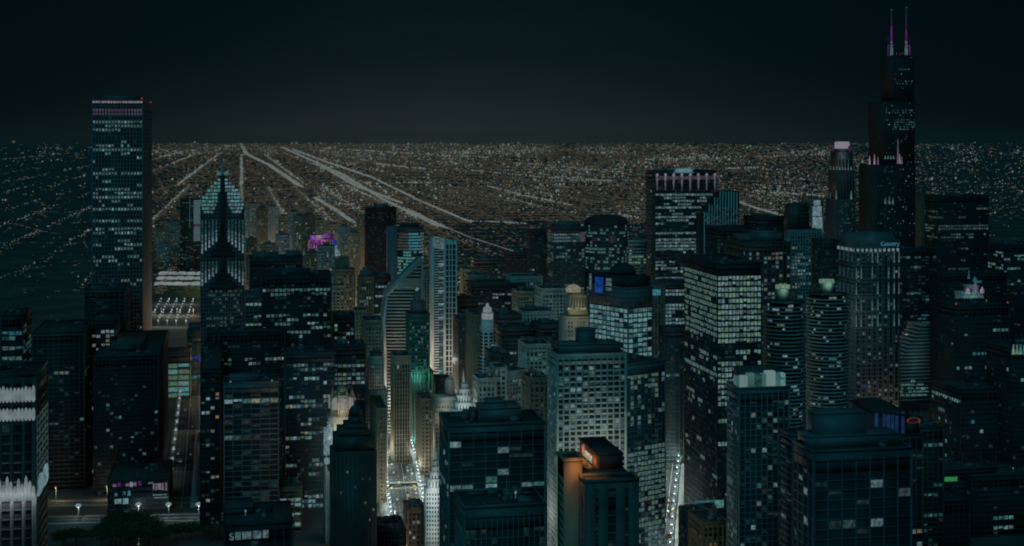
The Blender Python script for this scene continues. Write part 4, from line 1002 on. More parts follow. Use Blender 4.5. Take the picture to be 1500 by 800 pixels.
for u in np.arange(1236, 1247, 2.2): pbox(q, t, u, u+1.7, 326, 327.4, Yg-.75, .1)
q.build('lit_windows', EM[('white','lo')], t, kind='stuff')
# ------------------------------------------------------------------ tallest stepped tower with twin masts
t = at_base('skyscraper', 'tallest black stepped skyscraper with two violet lit antenna masts', 'tower', 1302, 2213); Yg = 2213; lx = t.location[0]; zf = lambda v: zat(v, lx, Yg)
tubes = ((1285, 1341, 242, 900, 0, 70), (1297, 1340, 149, 242, 3, 64), (1309, 1339, 82, 149, 6, 46))
m = MB(); g_ = MB()
for uL, uR, vT, vB, dy, th in tubes:
    pbox(g_, t, uL+.2, uR-.2, vT+.3, vB, Yg+dy, th)
    v = vT
    while v < min(vB, 420): pbox(m, t, uL, uR, v, v+1.4, Yg+dy-.3, th+.6); v += 3.45
    for u in np.arange(uL, uR+.1, 4.05): pbox(m, t, u-.3, u+.3, vT-.5, min(vB, 600), Yg+dy-.5, th+1)
g_.build('glazing', M_BLACK, t); m.build('black_frame', M_BLACK, t)
m = MB(); pbox(m, t, 1311, 1337, 80.5, 82, Yg+8, 40); m.build('roof', M_ROOF, t)
for u, vtop in ((1306, 12), (1327.5, 8)):
    x = onplane(u, 80, Yg+28)[0]-lx
    mm = t
    MB().lathe([(2.6, zf(82)), (2.4, zf(66)), (1.5, zf(64)), (1.4, zf(52)), (1.0, zf(36)), (.55, zf(26)), (.35, zf(vtop))], 10, x, 28).build('antenna_mast', M_MAST, t)
    for (r0_, v0, v1, key) in ((1.62, 63, 36.5 if u < 1310 else 43, ('purple','mid')), (1.2, 41, 28, ('purple','lo')), (2.75, 82, 64, ('white','mid')), (1.7, 62, 55, ('pink','mid'))):
        MB().lathe([(r0_, zf(v0)), (r0_*.85, zf(v1))], 10, x, 28).build('mast_light_band', EM[key], t)
    MB().lathe([(.3, zf(vtop+1)), (1.5, zf(vtop)), (.3, zf(vtop-1.2))], 8, x, 28).build('mast_beacon', EM[('cyan','mid')], t)
    s = -1 if u < 1310 else 1
    q = MB(); x2 = x+s*6.3; q.box(min(x, x2), max(x, x2), 27.6, 28.4, zf(65), zf(64)); q.box(x2-.7, x2+.7, 27.4, 28.6, zf(83), zf(64)); q.build('mast_bracket', EM[('purple','mid')], t)
    MB().lathe([(.4, zf(64)), (.15, zf(50))], 6, x2, 28).build('whip_antenna', M_MAST, t)
for u, v in ((1313, 78), (1318, 78), (1322, 77.5)):
    x, z = onplane(u, v, Yg+20); MB().lathe([(.3, z-2.5), (1.1, z-1), (.3, z+.4)], 8, x-lx, 20).build('roof_lamp', EM[('purple','mid')], t)
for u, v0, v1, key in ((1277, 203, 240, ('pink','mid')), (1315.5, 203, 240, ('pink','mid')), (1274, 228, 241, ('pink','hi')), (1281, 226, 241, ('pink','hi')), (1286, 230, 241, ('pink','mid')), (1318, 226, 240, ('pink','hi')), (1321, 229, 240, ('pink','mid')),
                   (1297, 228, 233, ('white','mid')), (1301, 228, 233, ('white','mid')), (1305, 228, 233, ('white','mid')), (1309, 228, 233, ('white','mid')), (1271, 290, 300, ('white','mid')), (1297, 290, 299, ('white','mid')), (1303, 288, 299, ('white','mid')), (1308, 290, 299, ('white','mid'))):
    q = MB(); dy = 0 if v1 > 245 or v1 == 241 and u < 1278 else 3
    pprism(q, t, [(u-1.5, v1), (u+1.5, v1), (u+.2, v0), (u-.2, v0)], (Yg+min(dy, 3)-1.6 if v1 < 245 else Yg-1.4)+max(0, (1300 if v1 == 240 else 1286)-u)*3.3, .7); q.build('ledge_glow_wedge', EM[key], t)  # beams of uplight on the tiers, painted as glowing wedges
wl_ = []
for uL, uR, vT, vB, dy, th in tubes:
    v = vT+1.5
    while v < min(vB, 345):
        row = .03
        if 160 < v < 166: row = .5
        if 172 < v < 180: row = .75
        if 180 < v < 190: row = .45
        if 98 < v < 103: row = .5
        if 118 < v < 124: row = .4
        if v > 243: row = .08
        u = uL+.5
        while u < uR-2:
            if random.random() < row: wl_.append((u+.4, v, Yg+dy-.35))
            u += 2.02
        v += 3.45
random.shuffle(wl_)
for u, v, Yy in wl_[:100]:
    q = MB(); pbox(q, t, u, u+1.5, v+.1, v+1.9, Yy, .1); q.build('lit_window', EM[pick([(('teal','mid'),.3),(('cyan','mid'),.2),(('white','mid'),.2),(('white','lo'),.2),(('teal','hi'),.1)])], t)
q = MB()
for u, v, Yy in wl_[100:]: pbox(q, t, u, u+1.5, v+.1, v+1.9, Yy, .1)
q.build('lit_windows', EM[('teal','lo')], t, kind='stuff')
# ------------------------------------------------------------------ classical temple-topped tower
t = at_base('temple_topped_tower', 'temple topped tower with pediments, lit cornice and small cyan sign', 'tower', 1276, 1278); Yg = 1278; lx = t.location[0]; zf = lambda v: zat(v, lx, Yg)
xL = Yg*tang(1253)-lx; xR = Yg*tang(1317)-lx; H = zf(364); D = (xL+lx)/tang(1229)-Yg
MB().box(xL, xR, 0, D, 0, H).build('glazing', M_GLASS, t)
m = MB(); nb = 8
for i in range(nb+1):
    for off in (-.9, .9):
        x = min(max(xL+i*(xR-xL)/nb+off, xL+.5), xR-.5); m.box(x-.42, x+.42, -.8, .1, 0, H)
    y = min(max(i*D/nb, .5), D-.5); m.box(xL-.8, xL+.1, y-.5, y+.5, 0, H); m.box(xR-.1, xR+.8, y-.5, y+.5, 0, H)
k = 0
while k*3.9 < H: m.box(xL-.5, xR+.5, -.5, D+.5, k*3.9, k*3.9+1.0); k += 1
for v in (383, 388, 408, 412, 430, 434, 456, 480, 505, 530): m.box(xL-1.0, xR+1.0, -1.0, D+1.0, zf(v+1.6), zf(v))
m.box(xL-1.6, xR+1.6, -1.6, D+1.6, H, H+2.5); m.build('facade', M_GREY, t)
m = MB(); m.prism([(xL+1, H+2.5), (xR-1, H+2.5), ((xL+xR)/2, zf(341))], -1.2, D+1.2)
V = [(xL-1.2, 1, H+2.4), (xL-1.2, D-1, H+2.4), (xL-1.2, D/2, zf(342)), (xR+1.2, 1, H+2.4), (xR+1.2, D-1, H+2.4), (xR+1.2, D/2, zf(342))]
m.poly(V, [(0, 2, 1), (3, 4, 5), (0, 1, 4, 3), (1, 2, 5, 4), (2, 0, 3, 5)]); m.build('pediment_roof', M_GREY, t)
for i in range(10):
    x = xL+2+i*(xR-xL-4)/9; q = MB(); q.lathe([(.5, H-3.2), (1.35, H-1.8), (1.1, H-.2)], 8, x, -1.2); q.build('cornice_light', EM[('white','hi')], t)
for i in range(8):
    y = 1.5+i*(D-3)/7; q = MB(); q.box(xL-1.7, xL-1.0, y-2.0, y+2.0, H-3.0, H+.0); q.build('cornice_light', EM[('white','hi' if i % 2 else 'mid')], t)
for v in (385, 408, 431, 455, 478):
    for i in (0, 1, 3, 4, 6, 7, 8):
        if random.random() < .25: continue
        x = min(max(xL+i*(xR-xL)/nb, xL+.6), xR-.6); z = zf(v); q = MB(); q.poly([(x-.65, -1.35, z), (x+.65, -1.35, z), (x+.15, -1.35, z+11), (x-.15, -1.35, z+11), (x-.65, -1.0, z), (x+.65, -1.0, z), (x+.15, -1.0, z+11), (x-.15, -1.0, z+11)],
            [(0,1,2,3),(7,6,5,4),(0,4,5,1),(1,5,6,2),(2,6,7,3),(3,7,4,0)]); q.build('column_glow_wedge', EM[('white','mid')], t)  # uplight on the columns painted as tapering glow
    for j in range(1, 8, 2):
        y = j*D/8; z = zf(v); q = MB(); q.box(xL-1.3, xL-.95, y-.5, y+.5, z, z+9); q.build('column_glow_wedge', EM[('white','lo')], t)
cu = bpy.data.curves.new('sign_text', 'FONT'); cu.body = 'Country'; cu.size = 5.6; cu.extrude = .15; cu.offset = .08
ob = bpy.data.objects.new('sign_text', cu); COL.objects.link(ob)
dg = bpy.context.evaluated_depsgraph_get(); me = bpy.data.meshes.new_from_object(ob.evaluated_get(dg)); bpy.data.objects.remove(ob)
me.materials.clear(); me.materials.append(EM[('cyan','hi')])
so = bpy.data.objects.new('sign_lettering', me); COL.objects.link(so); so.parent = t; so.location = (xL+(xR-xL)*.56, -1.9, H+2.6); so.rotation_euler = (R(90), 0, 0)
wl_ = []
for k in range(12, int(H/3.9)-2):
    v = vat((k+.5)*3.9, lx+xL, Yg)
    for i in range(nb):
        p = .16 if v < 560 else .5
        if random.random() < p: wl_.append((xL+i*(xR-xL)/nb+1.5, k*3.9+1.1, random.uniform(1.5, 4)))
for k in range(70):
    i = random.uniform(0, 1); wl_.append((xL+2+i*(xR-xL-8), random.uniform(H-12, H-3), 1.2))
random.shuffle(wl_)
for x, z, ww in wl_[:100]:
    q = MB(); q.box(x, x+ww, -.2, -.05, z, z+2.2 if ww > 1.3 else z+1); q.build('lit_window', EM[pick([(('white','mid'),.3),(('white','lo'),.3),(('warm','lo'),.2),(('teal','mid'),.1),(('blue','mid'),.02),(('warm','mid'),.08)])], t)
if wl_[100:]:
    q = MB()
    for x, z, ww in wl_[100:]: q.box(x, x+ww, -.2, -.05, z, z+2)
    q.build('lit_windows', EM[('white','lo')], t, kind='stuff')
for k in range(60):
    pass
lamp('street_glow', ((xL+xR)/2, -18, 26), 26000, (1, .75, .45), t, 2); lamp('floodlight', (xL-14, -14, H-60), 14000, (.9, 1, 1), t, 2)
# stepped stripe glass building right of it
t = at_base('stepped_glass_building', 'glass block with stair stepped roofline and thin horizontal stripes', 'building', 1340, 1480); Yg = 1480
m, g_ = MB(), MB(); v = 476.0
while v < 590:
    uL = max(1316, 1352-(v-470)*.62) if v < 520 else 1316
    pbox(g_, t, uL+.5, 1362.5, v, v+5.2, Yg+.4, 30); pbox(m, t, uL, 1363, v, v+1.5, Yg, 31); v += 5.2
g_.build('glazing', M_GLASSB, t); m.build('stripes', M_CONC, t)
for _ in range(60):
    v = random.choice((561, 566, 571, 576)) + .5; u = random.uniform(1317, 1358); q = MB(); pbox(q, t, u, u+random.uniform(2, 6), v+1, v+3.8, Yg+.1, .2); q.build('lit_window', EM[pick([(('teal','mid'),.6),(('pale','hi'),.2),(('white','mid'),.2)])], t)
for u, v in ((1335, 557), (1350, 568), (1326, 489), (1345, 466), (1350, 461), (1356, 461), (1352, 466)):
    q = MB(); pbox(q, t, u, u+5, v, v+3.2 if v > 500 else v+2, Yg-.6, .4); q.build('lit_sign', EM[('pale','hi') if v > 470 else ('cyan','mid')], t)
lamp('floodlight', (0, -25, 60), 20000, (.7, 1, 1), t, 2)
# ------------------------------------------------------------------ far right dark district
a = T('riverside_block', 'vast dark block with scattered teal rows right of the striped glass building', 'building', 1240, 1363, 1400, 1478, 449, fh=4.4, bw=4.2, pw=.9, sh=1.6, wall=M_BLACK, glass=M_BLACK, p=.03, rowvar=True, pL=.012, bandsL=(), pal=PAL_TEAL, parts=80, beacon=True,
  bands=[(449,485,.004),(485,536,.09),(536,542,.6),(542,800,.02)])
T('riverside_block', 'lower dark wing with slanting teal window dashes under the vast dark block', 'building', 1100, 1365, 1408, 1500, 572, fh=4.2, bw=4, wall=M_BLACK, glass=M_BLACK, p=.03, pal=PAL_TEAL, parts=60, pL=.10, bandsL=[(572,590,.5)], bands=[(572,580,0),(612,630,.25)])
a = T('office_tower', 'dark tower at the right edge with a green lit crown', 'tower', 1080, None, 1482, 1545, 512, fh=4, bw=4, wall=M_BLACK, glass=M_BLACK, p=.03, pal=PAL_TEAL, ys=40, parts=20)
for i in range(9):
    x = a['x0']+1+i*3.2; q = MB(); q.poly([(x-1.4, a['y0']-1.2, a['H']-4), (x+1.4, a['y0']-1.2, a['H']-4), (x+.2, a['y0']-1.2, a['H']+4), (x-.2, a['y0']-1.2, a['H']+4), (x-1.4, a['y0']-.7, a['H']-4), (x+1.4, a['y0']-.7, a['H']-4), (x+.2, a['y0']-.7, a['H']+4), (x-.2, a['y0']-.7, a['H']+4)],
        [(0,1,2,3),(7,6,5,4),(0,4,5,1),(1,5,6,2),(2,6,7,3),(3,7,4,0)]); q.build('crown_light', EM[('teal','hi') if i > 1 else ('green','hi')], a['t'])
# lit church tower rising behind the dark block
t = cake('church_tower', 'small floodlit pinnacled tower rising above the vast dark block', 1420, 1427, ((1413, 1440, 430, 520), (1420, 1434, 419, 430)), (1426.5, 396, 410), M_WHITE,
     ((1420, 440, 9, 6000, (.4, 1, .95)), (1434, 440, 9, 6000, (.4, 1, .95))))
for u, vT, vB, key in ((1416, 420, 430, ('pink','hi')), (1437, 420, 430, ('pink','hi')), (1427, 412, 430, ('pink','mid')), (1426.5, 405, 413, ('cyan','mid')), (1424, 431, 436, ('teal','hi')), (1437, 431, 445, ('teal','mid'))):
    m = MB(); lx = t.location[0]; zf = lambda v: zat(v, lx, 1420); x = 1420*tang(u)-lx
    m.lathe([(2.0, zf(vB)), (2.2, zf((vT+vB)/2)), (.4, zf(vT))], 8, x, -2.4); m.build('floodlit_pinnacle_glow', EM[key], t)  # floodlight on the pinnacles painted as emissive shapes
T('office_tower', 'dim block with green windows and a long white lit floor at the far right', 'tower', 1900, None, 1374, 1448, 288, fh=4.1, bw=4, pw=.5, sh=1.4, wall=M_BLACK, p=.10, pal=[(('green','lo'),.4),(('teal','lo'),.3),(('pale','mid'),.3)], ys=40, parts=40, bands=[(288,305,.02),(309,313,.85),(330,336,.75),(348,352,.4),(352,500,.03)])
T('low_building', 'brown block with a bright floodlit upper wall right of the tallest skyscraper', 'building', 2300, None, 1349, 1371, 287, fh=4, bw=6, pw=4.4, sh=2, wall=M_BROWN, p=0, ys=30, parts=0)
T('office_tower', 'dark block with teal dashes at the right edge below the horizon', 'building', 1750, None, 1470, 1530, 360, fh=4.2, bw=5, wall=M_BLACK, p=.10, pal=PAL_TEAL, ys=40, parts=20, bands=[(360,372,.2),(380,395,.35),(400,600,.02)])
T('office_tower', 'near invisible black block between temple topped tower and far right offices', 'building', 1700, None, 1322, 1372, 366, fh=4.2, bw=5, wall=M_BLACK, p=.03, pal=PAL_DIM, ys=40, parts=10, bands=[(374,380,.6)])
T('office_tower', 'unlit black slab in front of the dim green windowed block', 'building', 1650, None, 1385, 1475, 402, fh=4.2, bw=5, wall=M_BLACK, p=.012, pal=PAL_TEAL, ys=40, parts=10)
# ------------------------------------------------------------------ dark apartment tower, front right
a = T('apartment_tower', 'broad unlit front tower with blue grey grid and big plain roof house', 'tower', 600, 1163, 1192, 1335, 664, fh=4.3, bw=6.4, pw=.7, sh=.7, wall=mat('blue grey frame', (.085, .095, .115), rough=.6), glass=M_BLACK, p=.035, rowvar=False, pL=.10, faint=.05, pal=[(('white','mid'),.5),(('warm','mid'),.15),(('white','lo'),.35)], parts=60,
      pent=((.02,.95,.30,.9,5),(.10,.62,.35,.8,15)))
T('apartment_tower', 'shorter wing with balcony slats left of the broad unlit front tower', 'tower', 655, 1144, 1161, 1190, 640, fh=3.1, bw=7, pw=.4, sh=1.0, wall=mat('blue grey frame', (.085, .095, .115), rough=.6), glass=M_BLACK, p=.06, rowvar=False, pal=PAL_OFF, parts=60)
a = T('low_building', 'dark block with gabled blue lit penthouse and red ringed gable', 'building', 860, None, 1283, 1352, 640, fh=4, bw=5, wall=M_BRONZE, glass=M_BLACK, p=.06, pal=PAL_WARM, ys=44, parts=20)
t = a['t']; zt = a['zt']; l1, l2, x0, y0 = a['l1'], a['l2'], a['x0'], a['y0']
m = MB(); m.box(x0+.02*l1, x0+.72*l1, y0+.1*l2, y0+.9*l2, zt, zt+15); m.build('penthouse', M_DARK, t)
for i, f in enumerate((.04, .20, .29, .38, .47, .60)):
    q = MB(); q.box(x0+f*l1, x0+(f+.07)*l1, y0+.1*l2-.4, y0+.1*l2-.1, zt+.5, zt+14); q.build('blue_lit_bay', emit('deep blue wash', (.006, .02, .06), var=.5, scale=.2), t)
m = MB(); Zb = zt+15.1
m.poly([(x0-.5, y0, Zb), (x0+.78*l1, y0, Zb-4), (x0+.78*l1, y0+l2, Zb-4), (x0-.5, y0+l2, Zb), (x0+.2*l1, y0+.4*l2, Zb+7), (x0+.55*l1, y0+.4*l2, Zb+3)], [(0,1,5,4),(1,2,5),(2,3,4,5),(3,0,4),(3,2,1,0)]); m.build('penthouse_roof', M_BLACK, t)
m = MB(); m.box(x0+.73*l1, x0+.99*l1, y0+.1*l2, y0+.6*l2, zt, zt+10); m.build('gable_block', M_BRONZE, t)
V = []; n = 20
for k in range(n):
    an = 2*math.pi*k/n
    for rr in (1.0, .78):
        for dy in (-.5, -.1): V.append((x0+.86*l1+4.6*rr*math.cos(an), y0+.1*l2+dy, zt+8.4+1.9*rr*math.sin(an)))
Fc = []
for k in range(n):
    a_, b_ = 4*k, 4*((k+1) % n); Fc += [(a_, b_, b_+2, a_+2), (a_+1, a_+3, b_+3, b_+1), (a_, a_+1, b_+1, b_), (a_+2, b_+2, b_+3, a_+3)]
MB().poly(V, Fc).build('ring_light', EM[('red','mid')], t)
T('apartment_tower', 'dark brown apartment block with dim rows behind the broad front tower', 'tower', 900, None, 1351, 1382, 628, fh=3.4, bw=4, wall=M_BRONZE, p=.16, pal=PAL_DIM, ys=36, parts=40)
a = T('low_building', 'unlit low block with small green sign and turquoise lit corner', 'building', 1020, None, 1384, 1460, 690, fh=3.6, bw=4, wall=M_BLACK, p=.06, pal=PAL_DIM, ys=40, parts=20)
m = MB(); m.box(a['x0']-1.0, a['x0']+10, a['y0']-1, a['y0']-.6, a['H']-8, a['H']-4.6); m.build('green_sign', emit('green sign', (.02, .16, .05), var=.3), a['t'])
a = T('low_building', 'black low block with a turquoise lit billboard at the far lower right', 'building', 940, None, 1349, 1420, 738, fh=3.6, bw=4, wall=M_BLACK, p=.02, pal=PAL_DIM, ys=40, parts=10)
m = MB(); m.box(a['x0']+1, a['x0']+6.5, a['y0']-1, a['y0']-.6, a['H']-8, a['H']-1.2); m.build('billboard', EM[('cyan','mid')], a['t'])
for k in range(5):
    q = MB(); q.box(a['x0']+7+k*1.6, a['x0']+8+k*1.6, a['y0']-1, a['y0']-.7, a['H']-9, a['H']-7.5); q.build('sign_letter_block', EM[('white','lo')], a['t'])
# ------------------------------------------------------------------ low dark sign building, bottom
a = T('low_building', 'dark low block at the bottom carrying a row of white lit sign panels', 'building', 700, None, 329, 428, 772, phi=0, fh=3.6, bw=4, wall=M_BLACK, p=.01, pal=PAL_DIM, ys=40, parts=5, pent=((.0,.42,.5,.9,3),))
t = a['t']
cu = bpy.data.curves.new('sign_text', 'FONT'); cu.body = 'S'; cu.size = 5; cu.extrude = .1; cu.offset = .1
ob = bpy.data.objects.new('sign_text', cu); COL.objects.link(ob)
dg = bpy.context.evaluated_depsgraph_get(); me = bpy.data.meshes.new_from_object(ob.evaluated_get(dg)); bpy.data.objects.remove(ob)
me.materials.clear(); me.materials.append(EM[('white','mid')])
so = bpy.data.objects.new('sign_lettering', me); COL.objects.link(so); so.parent = t; so.rotation_euler = (R(90), 0, 0)
pz = a['H']-6.2
so.location = (a['x0']+2.2, a['y0']-1.2, pz)
for k, (f0, f1) in enumerate(((5.0, 7.6), (8.3, 12.6), (13.3, 17.3), (18.0, 20.8))):
    q = MB(); q.box(a['x0']+f0, a['x0']+f1, a['y0']-1.2, a['y0']-.7, pz+.1*k, pz+3.6+.1*k); q.build('sign_panel', EM[('white','mid')], t)
T('low_building', 'flat black roof at the bottom edge left of the avenue', 'building', 800, None, 541, 594, 782, fh=3.6, bw=4, wall=M_BLACK, p=.2, pal=PAL_DIM, ys=30, parts=10)
T('brick_building', 'orange lit brick podium at the foot of the avenue', 'building', 1015, None, 597, 622, 748, fh=3.8, bw=3, pw=1.2, sh=1.4, wall=M_RED, p=.1, pal=PAL_WARM, ys=26, parts=10)
T('low_building', 'grey roofed shed with floodlit white wall behind the dark gridded slab', 'building', 1120, None, 409, 442, 716, fh=4, bw=5, wall=M_BROWN, p=.3, pal=PAL_WHITE, ys=30, parts=10)
# ------------------------------------------------------------------ far apartment towers of the south side (brown haze of windows)
far = [(226,246,336,3600),(238,262,342,4000),(246,268,326,4300),(300,312,285,3200),(360,378,300,2700),(376,392,306,2500),(392,408,304,2900),(408,422,318,2600),(422,438,312,2450),(430,448,318,2250),(443,462,316,2200),(462,476,324,2500),
       (478,500,330,2600),(498,512,334,2350),(510,528,342,2300),(524,538,318,2700),(448,468,372,1950),(466,490,362,1900),(490,520,396,1850),(360,376,352,2100),(382,404,360,2000),(404,424,346,2150),(230,252,358,3500),(250,264,364,3450),(318,330,330,2600)]
adj = ['tawny','dusky','amber speckled','warm windowed','hazy brown']
kind = ['slab','tower','block','point block']
where = ['left of the spired tower','behind the spired tower','right of the spired tower','above the plain dark slab','behind the wide teal block','left of the dark red slab']
for i, (u0, u1, vt, Y) in enumerate(far):
    um = (u0+u1)/2
    wh = where[0] if um < 285 else where[1] if um < 345 else where[2] if um < 392 else where[3] if um < 445 else where[4] if um < 485 else where[5]
    rank = sum(1 for q in far if q[0] < u0)+1
    ordn = ['first','second','third','fourth','fifth','sixth','seventh','eighth','ninth','tenth','eleventh','twelfth','thirteenth','fourteenth','fifteenth','sixteenth','seventeenth','eighteenth','nineteenth','twentieth','twenty-first','twenty-second','twenty-third','twenty-fourth','twenty-fifth'][sorted(range(len(far)), key=lambda j: (far[j][0], j)).index(i)]
    T('apartment_tower', '%s far amber lit tower from the left, %s' % (ordn, wh), 'tower', Y, None if um > 354 else u0, u0 if um > 354 else u1, u1 if um > 354 else None, vt, fh=3.6, bw=3.8, pw=1.6, sh=1.6,
      wall=random.choice((M_BROWN, M_BUFF, M_CONC)), p=random.uniform(.25, .5), rowvar=False, pal=PAL_FAR, ys=random.uniform(20, 36), parts=0, group='far apartment towers on the south side', pent=((.3,.7,.3,.7,4),))
# purple roof glow painted as emissive panels, and blue tipped white cupola
a = T('theatre_building', 'tawny block with a blazing violet glow painted on its roof', 'building', 2120, None, 452, 488, 352, fh=3.8, bw=4, pw=1.6, sh=1.6, wall=M_BUFF, p=.15, pal=PAL_WARM, ys=34, parts=0)
E_VIO = emit('painted violet roof glow', (.10, .03, .16), var=.9, scale=.12, sample=True)
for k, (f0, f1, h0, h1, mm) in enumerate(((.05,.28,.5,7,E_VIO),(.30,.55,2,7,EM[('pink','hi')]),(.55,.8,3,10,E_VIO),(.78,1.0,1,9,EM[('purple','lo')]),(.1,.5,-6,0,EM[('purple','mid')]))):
    q = MB(); q.box(a['x0']+f0*a['l1'], a['x0']+f1*a['l1'], a['y0']-1.4+k*.2, a['y0']-.8+k*.2, a['H']+h0, a['H']+h1); q.build('violet_lit_glow_screen', mm, a['t'])  # violet roof glow painted as emissive screens
lamp('violet_floodlight', (a['x0']+.4*a['l1'], a['y0']-14, a['H']+6), 15000, (.7, .2, 1), a['t'], 2)
t = at_base('domed_building', 'grey block with white flared cupola and blue tip', 'building', 491, 1960); Yg = 1960; lx = t.location[0]; zf = lambda v: zat(v, lx, Yg); rr = Yg*(tang(499)-tang(482))/2
m = MB(); pbox(m, t, 478, 512, 378, 900, Yg, 30); m.build('shaft', M_BROWN, t)
MB().lathe([(rr, zf(375)), (rr*.85, zf(371)), (rr*.4, zf(366)), (rr*.35, zf(360))], 12, 0, 8).build('cupola', EM[('white','hi')], t)
MB().lathe([(rr*.33, zf(360)), (rr*.3, zf(353)), (.2, zf(350))], 12, 0, 8).build('cupola_tip', EM[('blue','hi')], t)
MB().lathe([(rr*1.15, zf(378)), (rr*1.15, zf(375.2))], 12, 0, 8).build('cupola_base', M_LIME, t)
# ------------------------------------------------------------------ curved glass pair in the middle
a = T('office_tower', 'glass office block with lit left face and pink billboard beside round tower', 'tower', 1700, None, 811, 856, 333, fh=3.9, bw=3.6, pw=.3, sh=1.1, wall=M_DARK, glass=M_GLASSB, p=.4, ys=36, parts=60, bands=[(333,341,.1),(341,352,.85),(352,372,.5),(376,382,.8),(382,420,.1)], pal=[(('pale','mid'),.5),(('white','mid'),.2),(('teal','lo'),.3)], pent=((.1,.9,.2,.8,5),))
q = MB(); q.box(a['x1']-6, a['x1']+1, a['y0']-1.5, a['y0']-1, a['H']-18, a['H']-6); q.build('billboard', EM[('pink','lo')], a['t'])
MB().lathe([(.4, a['zt']), (1.8, a['zt']+1.5), (.5, a['zt']+3)], 8, a['x1']-2, a['y0']+3).build('roof_lamp', EM[('teal','hi')], a['t'])
t = at_base('round_glass_tower', 'dark round fronted glass tower with domed black top', 'tower', 888, 1690); Yg = 1690; lx = t.location[0]; zf = lambda v: zat(v, lx, Yg); rr = Yg*(tang(920)-tang(856))/2; t.location[0] = lx = (Yg+rr)*tang(888)
Hc = zf(330)
MB().lathe([(rr-.4, 0), (rr-.4, Hc)], 40, 0, rr).build('glazing', M_GLASSB, t)
m = MB()
for k in range(int(Hc/3.9)): m.lathe([(rr, k*3.9), (rr, k*3.9+1.2)], 40, 0, rr)
m.build('facade', M_DARK, t)
MB().lathe([(rr, Hc), (rr, Hc+3), (rr*.85, Hc+8), (rr*.5, Hc+11), (rr*.1, Hc+11.5)], 40, 0, rr).build('domed_top', M_BLACK, t)
nn = 0
for k in range(int(Hc/3.9)-1, 10, -1):
    v = vat(k*3.9, lx, Yg); pr_ = .55 if random.random() < .3 else .16
    for i in range(22):
        if random.random() < pr_ and nn < 100:
            t0 = math.pi*1.04+i*math.pi*.92/22; t1 = t0+math.pi*.92/22*.85
            V = [(q*math.cos(t_), rr+q*math.sin(t_), z) for z in (k*3.9+1.3, k*3.9+3.7) for q, t_ in ((rr-.3, t0), (rr-.3, t1), (rr-.1, t1), (rr-.1, t0))]
            MB().poly(V, [(3,2,1,0),(4,5,6,7),(0,1,5,4),(1,2,6,5),(2,3,7,6),(3,0,4,7)]).build('lit_window', EM[pick([(('teal','mid'),.5),(('pale','mid'),.3),(('white','mid'),.2)])], t); nn += 1
q = MB(); 
for v0, v1, u0, u1 in ((345, 356, 893, 902), (348, 354, 868, 875)):
    q = MB(); pbox(q, t, u0, u1, v0, v1, Yg-.8, .5); q.build('billboard', EM[('purple','dim') if u0 < 890 else ('pink','dim')], t)
# grand old tower with golden crown left of the unfinished tower
t = cake('stone_tower', 'ornate stone tower with golden lit crown left of the unfinished glass tower', 1180, 844, ((827, 866, 466, 760), (834, 861, 456, 462), (835, 860, 434, 456), (838, 857, 428, 434)), (845, 414, 426), M_LIME,
     ((832, 520, 13, 24000, (1, .84, .58)), (846, 520, 13, 24000, (1, .84, .58)), (860, 520, 13, 22000, (1, .84, .58)), (838, 456, 8, 5000, (1, .68, .3)), (858, 456, 8, 5000, (1, .68, .3)), (847, 430, 8, 3500, (1, .6, .25))))
lx = t.location[0]; zf = lambda v: zat(v, lx, 1180); D = 1180*(tang(866)-tang(827))
m = MB().lathe([(6.2, zf(429)), (6.6, zf(424)), (4.5, zf(420)), (1, zf(418))], 14, 1180*tang(843)-lx, 8); m.build('golden_dome', emit('gilded glow', (.17, .15, .11), var=.4, scale=.4, sample=True), t)
m = MB()
for u in (830, 836, 842, 848, 854, 860, 865): pbox(m, t, u-.9, u+.9, 468, 760, 1180-.7, 1)
m.build('pilasters', M_LIME, t)
for u in (834, 839, 846, 853, 858):
    x = 1180*tang(u)-lx; MB().lathe([(1.3, zf(455)), (1.5, zf(452.5)), (.5, zf(451))], 8, x, 3).build('terrace_lamp', EM[('warm','hi')], t)
